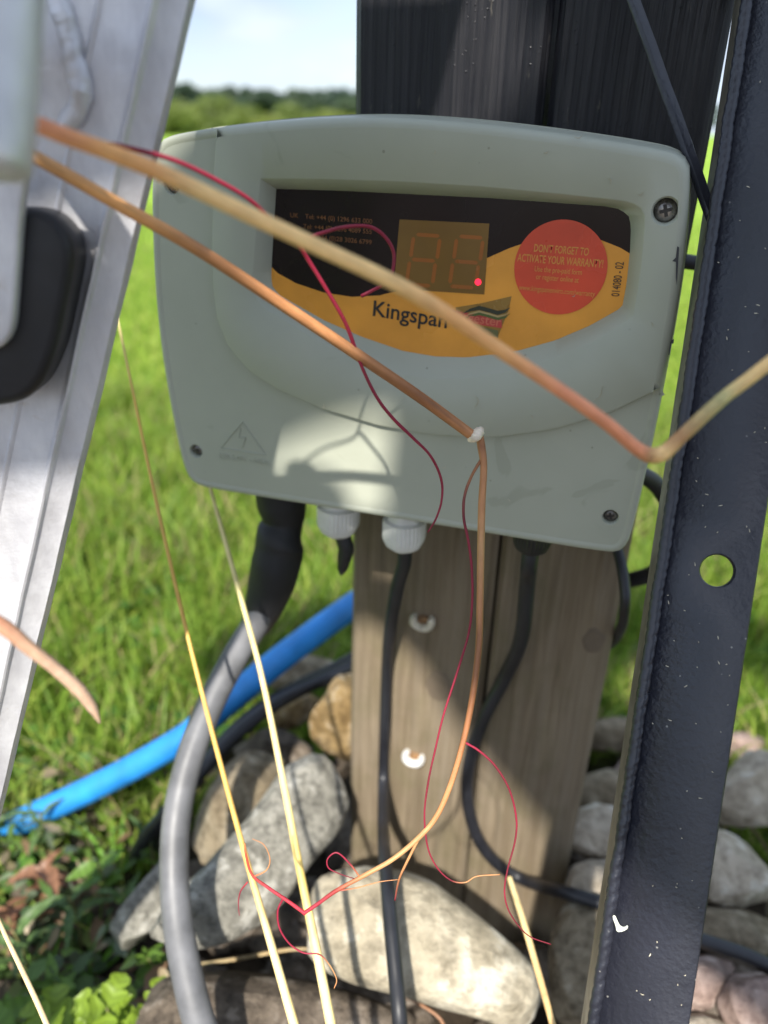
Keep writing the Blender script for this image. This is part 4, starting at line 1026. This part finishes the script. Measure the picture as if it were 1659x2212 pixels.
# ================================================================== STALKS
def m_stalk(name, rough=.5, stripe=.2):
    t = NT(name); a = t.n('ShaderNodeVertexColor'); a.layer_name = 'Col'
    f = t.noise(t.coord((1, 1, 1)), 900, 3); g = t.noise(t.coord(), 130, 5)
    c = t.mix(t.ramp(g, [(.4, 0.0), (.75, stripe)]), a.outputs[0], (.30, .12, .05), 'MULTIPLY')
    p = t.principled(c, rough, 0, t.bump(f, .3, .0004), .4); p.inputs['Subsurface Weight'].default_value = .12; p.inputs['Subsurface Radius'].default_value = (.003, .0015, .0008); return t.m
STALK = m_stalk('dry_stalk')
def rib(t, a): return 1+.05*math.cos(a*7)
def stalk_mesh(name, pts, radii, cols, parent=None, n=90, seg=14, nodes=(), mod=rib, base=None):
    V, F = tube_data(pts, radii, n=n, seg=seg, mod=mod)
    rr = len(pts)-1; C = []
    for i in range(n+1):
        s = i/n*rr; c = Vector(cols[min(int(s), len(cols)-1)]).lerp(Vector(cols[min(int(s)+1, len(cols)-1)]), s-int(s)) if len(cols) > 1 else Vector(cols[0])
        for j in range(seg):
            q = 1+.30*noise.noise(Vector((math.cos(2*math.pi*j/seg)*2.3, math.sin(2*math.pi*j/seg)*2.3, i/n*5+len(pts))))+.22*noise.noise(Vector((j*.9, i/n*40, 5)))
            C.append((c.x*q, c.y*q, c.z*q, 1))
    if parent is None:
        b = Vector(pts[0]); o = mk(name, [v-b for v in V], F, STALK, loc=b)
    else:
        o = mk(name, V, F, STALK); o.parent = parent; o.matrix_parent_inverse = parent_inv(parent)
    set_col(o.data, C); return o
OR, PK, YE = (.90, .46, .17), (.82, .32, .16), (.95, .62, .26)
BR, BR2, RD, RD2, TN = (.50, .23, .095), (.30, .125, .052), (.25, .012, .036), (.17, .012, .026), (.52, .28, .12)
# thick orange stalk, nearest of all
s1 = empty('orange_stalk', D(-120, 180, .200)); tag(s1, 'thick dry orange stalk crossing the whole picture in front of the box', 'stalk', 'dry plant stalks in front of the box')
stalk_mesh('stem', [D(-420, 60, .197), D(85, 271, .203), D(233, 327, .205), D(333, 367, .207), D(433, 413, .209), D(534, 462, .211), D(686, 533, .215), D(853, 612, .219), D(970, 681, .223), D(1080, 756, .227), D(1206, 840, .232), D(1306, 911, .237), D(1372, 966, .242), D(1405, 985, .243)],
           [.0020, .0021, .0022, .0022, .0022, .0022, .0022, .0022, .0022, .0021, .0020, .0020, .0021, .0025], [PK, PK, OR, OR, YE, YE, YE, YE, OR, OR, PK, PK, PK, TN], s1, n=160, seg=16)
stalk_mesh('stem', [D(1395, 982, .243), D(1430, 980, .243), D(1470, 945, .242), D(1560, 862, .239), D(1660, 785, .236), D(2150, 400, .225)], [.0026, .0025, .0021, .0020, .0020, .0020], [TN, YE, TN, (.55, .50, .22), YE, YE], s1, n=60, seg=16)
# brown broken stalk
s2 = empty('broken_stalk', D(60, 330, .232)); tag(s2, 'brown broken stalk bent at a pale snapped joint, hanging down with fine red roots', 'stalk', 'dry plant stalks in front of the box')
stalk_mesh('stem', [D(-330, 120, .215), D(60, 330, .234), D(250, 438, .250), D(433, 542, .270), D(640, 678, .297), D(787, 776, .318), D(910, 860, .334), D(1022, 942, .345)], [.0020, .0020, .0021, .0022, .0023, .0024, .0024, .0023], [TN, TN, OR, BR, BR, BR, BR2, BR], s2, n=110, seg=16)
stalk_mesh('snapped_joint', [D(1012, 950, .345), D(1026, 945, .343), D(1034, 934, .344), D(1040, 926, .346)], [.0010, .0022, .0024, .0012], [(.80, .70, .55)], s2, n=22, seg=12, mod=lambda t, a: 1+.35*noise.noise(Vector((t*9, a*2, 3))))
SZ = .348
def sp_(x, y, z=SZ): return D(x, y, z)
stalk_mesh('stem', [sp_(1036, 942), sp_(1040, 965), sp_(1045, 1010), sp_(1041, 1090), sp_(1039, 1180), sp_(1037, 1300), sp_(1034, 1400), sp_(1020, 1510), sp_(1000, 1605), sp_(975, 1690), sp_(945, 1760), sp_(908, 1806), sp_(850, 1855), sp_(785, 1892), sp_(725, 1925), sp_(690, 1950), sp_(655, 1974)],
           [.0018, .0019, .0016, .0017, .0017, .0016, .0016, .0015, .0014, .0013, .0012, .0012, .0011, .0010, .0009, .0008, .0009],
           [BR, BR2, BR, BR, TN, BR, BR2, BR2, BR2, BR, BR, TN, TN, BR, (.30, .035, .03), (.36, .022, .04), (.42, .030, .050)], s2, n=170, seg=12)
def root(pts, r0, r1, cols, n=50): return stalk_mesh('root', [sp_(*p) for p in pts], [.74*(r0+(r1-r0)*i/(len(pts)-1)) for i in range(len(pts))], cols, s2, n=n, seg=7, mod=lambda t, a: 1+.16*noise.noise(Vector((t*30, a, 0))))
root([(1040, 992), (1018, 1030), (1003, 1075), (1002, 1120), (1012, 1170), (1019, 1230), (1020, 1300), (1012, 1370), (985, 1460), (958, 1545), (940, 1620), (925, 1690), (917, 1760), (924, 1830), (945, 1875), (975, 1902), (1005, 1906), (1030, 1893), (1080, 1889)], .0010, .00035, [BR2, BR2, (.20, .05, .04), RD2, RD, RD, RD, RD, RD, RD, RD, RD2, RD, RD, RD, RD2, BR, BR], 150)
root([(1003, 1603), (1035, 1622), (1070, 1655), (1100, 1705), (1115, 1765), (1113, 1815), (1096, 1880), (1090, 1930), (1103, 1975), (1140, 2020), (1190, 2040)], .0008, .00035, [RD, RD, RD2, RD2, RD, RD2, RD2, RD, RD2, RD2, RD2], 90)
root([(905, 1810), (880, 1860), (862, 1900), (853, 1945)], .0010, .0005, [TN, BR, BR2, RD2], 30)
root([(660, 1974), (620, 1945), (580, 1918), (545, 1890), (532, 1850), (528, 1822)], .0012, .0006, [(.42, .030, .050), (.42, .030, .050), (.42, .032, .048), (.46, .06, .045), (.46, .075, .04), (.60, .20, .07)], 50)
root([(612, 1940), (600, 1968), (604, 2005), (625, 2038), (655, 2058), (690, 2062), (712, 2085), (727, 2115), (722, 2135)], .0007, .0003, [RD, RD, RD, RD, RD, RD, TN, BR, BR], 60)
root([(780, 1898), (755, 1865), (728, 1842), (708, 1855), (710, 1875), (735, 1888), (765, 1898)], .0006, .0003, [BR, RD, RD, RD, RD, RD2, RD2], 50)
root([(535, 1905), (520, 1925), (515, 1950), (517, 1978)], .0005, .0002, [(.40, .035, .045), RD], 30)
root([(545, 1895), (575, 1880), (583, 1855), (570, 1825), (545, 1812)], .0005, .0002, [(.60, .15, .07), BR], 40)
root([(725, 1925), (770, 1918), (820, 1905), (860, 1900)], .0005, .0002, [RD, BR, BR], 30)
# red thread-like stem
s3 = empty('red_stem', D(270, 320, .25)); tag(s3, 'thin crimson stem curling behind the thick orange stalk', 'stem', 'dry plant stalks in front of the box')
def red(pts, r, cols, n=80): return stalk_mesh('stem', [D(*p) for p in pts], r, cols, s3, n=n, seg=9, mod=lambda t, a: 1+.10*noise.noise(Vector((t*26, a, 0))))
red([(120, 296, .222), (200, 318, .228), (240, 312, .232), (300, 325, .236), (380, 348, .243), (460, 385, .252), (540, 432, .262), (600, 490, .275), (640, 520, .285), (690, 505, .295), (740, 491, .302), (795, 489, .308), (830, 510, .312), (850, 545, .315), (848, 585, .317), (835, 610, .318), (780, 640, .32)], [.00075]*17, [RD]*17, 120)
red([(640, 520, .285), (665, 560, .292), (705, 625, .30), (745, 695, .308), (768, 755, .314), (785, 800, .318), (815, 860, .322), (850, 905, .326), (890, 944, .33), (930, 985, .334), (953, 1035, .338), (954, 1080, .34), (942, 1120, .342), (924, 1150, .343)], [.0009, .0009, .00085, .0008, .0008, .0007, .0007, .0007, .0007, .0006, .0006, .0005, .0005, .0003], [RD]*14, 120)
# straw stalks
def straw(pts, radii, cols, label, nm='straw_stalk'):
    o = stalk_mesh(nm, [D(*p) for p in pts], radii, cols, None, n=70, seg=9, mod=lambda t, a: 1+.05*math.cos(a*4)); tag(o, label, 'stalk', 'dry plant stalks in front of the box'); return o
ST1, ST2, ST3 = (.70, .43, .11), (.80, .64, .30), (.68, .59, .27)
straw([(250, 670, .50), (290, 860, .49), (330, 1050, .48), (385, 1290, .465), (450, 1550, .45), (525, 1830, .43), (580, 2020, .415), (640, 2230, .40), (690, 2400, .39)], [.0007, .0009, .0011, .0012, .0014, .0016, .0022, .0026, .0028], [ST3, ST1, ST1, ST1, ST1, ST1, ST2, ST2, ST2], 'left of two long straw stalks, orange and thinning towards its top')
straw([(445, 1020, .50), (475, 1130, .49), (520, 1290, .475), (565, 1460, .46), (610, 1680, .45), (650, 1890, .435), (685, 2060, .42), (718, 2230, .41), (750, 2400, .40)], [.0012, .0014, .0017, .0018, .0021, .0024, .0027, .0029, .003], [ST3, ST3, ST3, ST2, ST2, (.66, .48, .14), ST2, ST2, ST2], 'right of two long straw stalks, pale and thick, rising under the box')
straw([(1100, 1895, .50), (1130, 1990, .48), (1165, 2110, .46), (1198, 2230, .44), (1230, 2360, .43)], [.0018, .0021, .0021, .0020, .0020], [(.62, .48, .24), (.62, .46, .22), (.60, .40, .18)], 'short straw stalk in front of the right post foot')
straw([(-20, 1940, .40), (0, 1995, .39), (40, 2080, .38), (80, 2165, .37), (130, 2280, .36)], [.0008, .0010, .0012, .0013, .0013], [(.55, .38, .22), (.66, .50, .28)], 'thin straw stalk across the bottom left corner')
straw([(-90, 1312, .230), (0, 1350, .235), (60, 1398, .24), (120, 1445, .247), (170, 1490, .253), (200, 1530, .257), (216, 1562, .26)], [.0022, .0024, .0022, .0020, .0022, .0017, .0003], [PK, (.52, .26, .16), (.58, .36, .24), (.60, .40, .28)], 'blurred brown stalk tip at the left edge over the galvanised channel', 'brown_stalk_tip')
straw([(420, 2085, .60), (520, 2070, .59), (620, 2052, .58), (700, 2050, .58)], [.0012, .0014, .0013, .0008], [(.45, .36, .20), (.40, .30, .16)], 'dull straw stalk lying under the long grey stone')
straw([(862, 2150, .56), (900, 2165, .54), (950, 2200, .53), (965, 2240, .53)], [.0008, .0010, .0011, .0011], [(.30, .16, .09)], 'small brown curled twig at the bottom beside the straight black cable', 'twig')

# ================================================================== FAR TREES
BARK = simple('bark', (.10, .08, .06), .9, vary=.2, vs=3)
def crown_mesh(name, rad, hgt, base, n_, leaf, col, seed, lumps=9):
    r = np.random.default_rng(seed)
    lc = r.normal(0, 1, (lumps, 3)); lc /= np.linalg.norm(lc, axis=1)[:, None]; lc *= r.uniform(.3, .75, (lumps, 1)); lr = r.uniform(.32, .55, lumps)
    k = r.integers(0, lumps, n_); d = r.normal(0, 1, (n_, 3)); d /= np.linalg.norm(d, axis=1)[:, None]
    p = lc[k]+d*(lr[k]*r.uniform(.6, 1.05, n_))[:, None]
    p = p*np.array([rad, rad, hgt/2])+np.array([0, 0, base+hgt/2])
    t1 = r.normal(0, 1, (n_, 3)); t1 /= np.linalg.norm(t1, axis=1)[:, None]; t2 = np.cross(t1, r.normal(0, 1, (n_, 3))); t2 /= np.linalg.norm(t2, axis=1)[:, None]
    s = (leaf*r.uniform(.6, 1.3, n_))[:, None]
    V = np.stack([p-t1*s, p-t2*s*.6, p+t1*s, p+t2*s*.6], 1).reshape(-1, 3)
    F = [(4*i, 4*i+1, 4*i+2, 4*i+3) for i in range(n_)]
    me = bpy.data.meshes.new(name); me.from_pydata(V.tolist(), [], F); me.materials.append(LEAF)
    g = np.repeat(r.uniform(.7, 1.25, n_)[:, None], 4, 0); C = np.ones((n_*4, 4), 'f'); C[:, :3] = np.array(col)*g.reshape(-1, 1); set_col(me, C); return me
def trunk_mesh(h, r0, seed):
    r = random.Random(seed); V, F = tube_data([Vector((0, 0, -.3)), Vector((.1, 0, h*.5)), Vector((0, .1, h))], [r0*1.2, r0, r0*.5], n=8, seg=8)
    for i in range(5):
        a = r.uniform(0, 6.28); z = h*r.uniform(.5, .9); v, f = tube_data([Vector((0, 0, z)), Vector((math.cos(a)*h*.25, math.sin(a)*h*.25, z+h*.2)), Vector((math.cos(a)*h*.4, math.sin(a)*h*.4, z+h*.45))], [r0*.5, r0*.35, r0*.12], n=6, seg=6)
        o_ = len(V); V += v; F += [tuple(o_+k for k in q) for q in f]
    me = bpy.data.meshes.new('trunk'); me.from_pydata([tuple(v) for v in V], [], F); me.materials.append(BARK); return me
DARKC = [crown_mesh('crown', 6.2, 9.4, 1.2, 4200, .46, c, s) for s, c in ((1, (.060, .095, .062)), (2, (.055, .090, .064)), (3, (.070, .105, .060)))]  # bluish haze of the distance is put into these leaf colours
BUSHC = [crown_mesh('crown', 2.9, 3.0, .0, 3200, .15, c, s, 11) for s, c in ((4, (.17, .22, .05)), (5, (.21, .25, .06)), (6, (.15, .20, .05)))]
TR = [trunk_mesh(6.5, .28, 1), trunk_mesh(2.2, .09, 2)]
def tree(name, x, y, kind, i, sc, label, group, rz, zs=1.0):
    e = empty(name, (x, y, -(min(math.hypot(x, y), 140)-18)*.006), rz); e.scale = (sc, sc, sc*zs); tag(e, label, 'tree' if kind == 'd' else 'bush', group)
    for nm, me in (('trunk', TR[0 if kind == 'd' else 1]), ('crown', (DARKC if kind == 'd' else BUSHC)[i % 3])):
        o = bpy.data.objects.new(nm, me); COL.objects.link(o); o.parent = e
def xat(px, dist): r = ray(px, 230); return r.x/r.y*dist
tops = [(392, 182), (440, 200), (500, 196), (545, 193), (590, 207), (640, 202), (690, 197), (735, 200), (780, 198), (320, 190), (250, 195), (860, 200)]
names = ['leftmost visible, tallest peak beside the galvanised channel', 'second from the channel in the far treeline', 'third from the channel in the far treeline', 'fourth from the channel in the far treeline', 'fifth from the channel, lowest crown in the far treeline', 'fourth from the black post in the far treeline', 'third from the black post in the far treeline', 'second from the black post in the far treeline', 'cut off by the black post edge in the far treeline', 'just behind the galvanised channel in the far treeline', 'behind the middle of the galvanised channel', 'hidden behind the black posts']
for i, ((px, py), nm) in enumerate(zip(tops, names)):
    dist = 185+17*((i*7) % 5)/5; r = ray(px, py); z_top = HC+r.z/r.y*dist; zg = -(140-18)*.006
    tree('distant_tree', xat(px, dist), dist, 'd', i, (z_top-zg)/9.2, 'dark distant tree '+nm, 'far treeline', i*1.3)
def far_wood():                                                  # the wood goes on to both sides as one mass
    co = [np.empty(len(m_.vertices)*3, 'f') for m_ in DARKC]
    for a, m_ in zip(co, DARKC): m_.vertices.foreach_get('co', a)
    V = []; C = []; rr = np.random.default_rng(4)
    for k in range(44):
        an = math.radians(-88+k*4.1)
        if -20.5 < math.degrees(an) < 2.5: continue
        d_ = 188+rr.uniform(0, 26); p = co[k % 3].reshape(-1, 4, 3)[::2].reshape(-1, 3); sc_ = rr.uniform(.85, 1.1); ro = rr.uniform(0, 6.28)
        q = np.stack([p[:, 0]*math.cos(ro)-p[:, 1]*math.sin(ro), p[:, 0]*math.sin(ro)+p[:, 1]*math.cos(ro), p[:, 2]], 1)*np.array([sc_*1.25, sc_*1.25, sc_])
        V.append(q+np.array([math.sin(an)*d_, math.cos(an)*d_, -.73])); C.append(np.tile(np.array([.06, .095, .062, 1])*np.array([*([rr.uniform(.85, 1.15)]*3), 1]), (len(q), 1)))  # same leaf colour, haze tint included
    V = np.concatenate(V); C = np.concatenate(C); n_ = len(V)//4
    me = bpy.data.meshes.new('far_wood'); me.from_pydata(V.tolist(), [], [(4*i, 4*i+1, 4*i+2, 4*i+3) for i in range(n_)]); me.materials.append(LEAF); set_col(me, C)
    o = bpy.data.objects.new('far_wood', me); COL.objects.link(o); o['kind'] = 'stuff'; o['label'] = 'far-off wood along the horizon on both sides'; o['category'] = 'wood'
far_wood()
bt = [(375, 228), (430, 216), (478, 224), (530, 240), (585, 246), (640, 238), (700, 246), (745, 240), (340, 230)]
bn = ['nearest the galvanised channel', 'tall yellow green one, second from the channel', 'third from the channel', 'fourth from the channel, just above the box', 'low one over the left part of the box', 'low one halfway between channel and black post', 'low one second from the black post', 'low one touching the black post', 'half hidden by the galvanised channel edge']
for i, ((px, py), nm) in enumerate(zip(bt, bn)):
    dist = 62+9*((i*3) % 4)/4; r = ray(px, py); z_top = HC+r.z/r.y*dist; zg = -(dist-18)*.006
    tree('hedge_bush', xat(px, dist), dist, 'b', i, (z_top-zg)/2.45, 'light green hedge bush '+nm, 'hedge bushes in front of the treeline', i*1.7, 1.0)

# ================================================================== PHOTOGRAPHER (behind the camera, casts the shade on the box)
def skin_body(name, chain, edges, root, mat, parent=None, lev=2):
    me = bpy.data.meshes.new(name); me.from_pydata([p for p, r in chain], edges, []); me.update()
    o = bpy.data.objects.new(name, me); COL.objects.link(o)
    md = o.modifiers.new('skin', 'SKIN'); md.use_smooth_shade = True
    if not me.skin_vertices: bpy.context.view_layer.objects.active = o; bpy.ops.mesh.customdata_skin_add()
    for sv, (p, r) in zip(me.skin_vertices[0].data, chain): sv.radius = r if isinstance(r, tuple) else (r, r)
    me.skin_vertices[0].data[root].use_root = True
    sb = o.modifiers.new('sub', 'SUBSURF'); sb.levels = lev; sb.render_levels = lev
    dg = bpy.context.evaluated_depsgraph_get(); m2 = bpy.data.meshes.new_from_object(o.evaluated_get(dg)); o.modifiers.clear(); o.data = m2; m2.materials.clear(); m2.materials.append(mat)
    if parent is not None: o.parent = parent; o.matrix_parent_inverse = parent_inv(parent)
    return o
def photographer(dx, dy, dz):
    e = empty('person', (dx+.5, dy-.75, 0)); tag(e, 'person in a dark jacket bending over the camera, outside the picture', 'person')
    def T(x, y, z): return (x+dx, y+dy, z+dz)
    B = [(T(.50, -.78, .95), (.16, .13)), (T(.32, -.60, 1.11), (.13, .11)), (T(-.045, -.34, 1.265), (.120, .10)), (T(.02, -.28, 1.40), (.125, .088)), (T(.02, -.19, 1.46), (.06, .06)), (T(.01, -.10, 1.51), (.075, .085)), (T(0, -.04, 1.58), (.085, .10)), (T(0, -.02, 1.65), (.06, .07)),
         (T(-.165, -.285, 1.415), .072), (T(-.43, -.27, 1.255), .046), (T(-.26, -.20, 1.130), .036), (T(-.12, -.155, 1.105), .030),
         (T(.20, -.29, 1.39), .070), (T(.43, -.24, 1.27), .048), (T(.31, -.10, 1.17), .036), (T(.19, -.04, 1.16), .028),
         (T(.40, -.78, .86), .10), (T(.39, -.64, .50), .07), (T(.39, -.82, .10-dz), .05), (T(.38, -.68, .04-dz), .04),
         (T(.60, -.78, .86), .10), (T(.62, -.64, .50), .07), (T(.62, -.82, .10-dz), .05), (T(.63, -.68, .04-dz), .04)]
    E_ = [(0, 1), (1, 2), (2, 3), (3, 4), (4, 5), (5, 6), (6, 7), (3, 8), (8, 9), (9, 10), (10, 11), (3, 12), (12, 13), (13, 14), (14, 15), (0, 16), (16, 17), (17, 18), (18, 19), (0, 20), (20, 21), (21, 22), (22, 23)]
    skin_body('body', B, E_, 0, simple('dark_jacket', (.05, .055, .06), .85, vary=.2, vs=40), e)
    SK = simple('skin', (.42, .25, .18), .5, vary=.06)
    for s in (-1, 1):
        b = T(.18, -.035, 1.16) if s > 0 else T(-.11, -.15, 1.10); C_ = [((b[0], b[1], b[2]), .022), ((b[0]-s*.01, b[1]-.005, b[2]-.04), (.030, .014))]; Ee = [(0, 1)]
        for k in range(4):
            q = (b[0]-s*.012, b[1]-.012+.0, b[2]-.04-.018*k+.02)
            i0 = len(C_); C_ += [((q[0]-s*.02, q[1]+.012, q[2]), .009), ((q[0]-s*.035, q[1]-.004, q[2]), .008), ((q[0]-s*.045, q[1]-.018, q[2]), .007)]; Ee += [(1, i0), (i0, i0+1), (i0+1, i0+2)]
        i0 = len(C_); C_ += [((b[0]-s*.005, b[1]-.03, b[2]-.02), .010), ((b[0]-s*.025, b[1]-.045, b[2]-.01), .008)]; Ee += [(0, i0), (i0, i0+1)]
        skin_body('hand', C_, Ee, 0, SK, e, 1)
    V = []; F = []
    hc = Vector(T(0, -.03, 1.595))
    for i in range(9):
        for j in range(16):
            a = math.pi*.62*i/8; b_ = 2*math.pi*j/16; V.append(hc+Vector((math.sin(a)*math.cos(b_)*.092, math.sin(a)*math.sin(b_)*.108-.012, math.cos(a)*.095)))
    for i in range(8):
        for j in range(16): k = (j+1) % 16; F.append((i*16+j, i*16+k, (i+1)*16+k, (i+1)*16+j))
    o = mk('hair', V, F, simple('brown_hair', (.06, .04, .025), .6)); o.parent = e; o.matrix_parent_inverse = parent_inv(e)
photographer(.0, .0, .0)

# ---- dry bits stuck to the front of the box
def box_flecks():
    r = random.Random(21); V = []; F = []
    spots = [(1033, 868, .004, 1.5), (1298, 852, .0045, 1.3), (700, 880, .0018, 1.0), (960, 1010, .0015, .5), (1150, 900, .0012, 2.0), (760, 1020, .0012, .2), (1240, 640, .0010, .8), (1410, 700, .0012, 2.2), (620, 1000, .0009, 1.1), (1100, 1080, .0012, 2.6), (870, 860, .0008, .4), (1180, 330, .0012, .3), (1320, 390, .0016, 1.9), (1385, 420, .0012, .7), (940, 330, .0009, 1.2), (1250, 298, .0022, .1)]
    for px, py, ln, an in spots:
        c = Vector(bl(px, py, .0002)); n_ = 7; o_ = len(V)
        for i in range(n_):
            t = i/(n_-1)-.5; a = an+t*r.uniform(.2, 1.6); q = c+Vector((math.cos(a), math.sin(a)))*(t*2*ln); w_ = .00018*(1-abs(t)*1.6)+.00003
            nn = Vector((-math.sin(a), math.cos(a)))*w_; V += [loc(q.x+nn.x, q.y+nn.y, .0003), loc(q.x, q.y, .0007), loc(q.x-nn.x, q.y-nn.y, .0003)]
        for i in range(n_-1):
            for j in range(2): F.append((o_+i*3+j, o_+i*3+j+1, o_+i*3+j+4, o_+i*3+j+3))
    o = mk('box_clippings', V, F, STR); o.location = BC; o.rotation_euler = (0, 0, YAW); o['kind'] = 'stuff'; o['label'] = 'tiny dry bits stuck to the front of the control box'; o['category'] = 'clippings'
box_flecks()
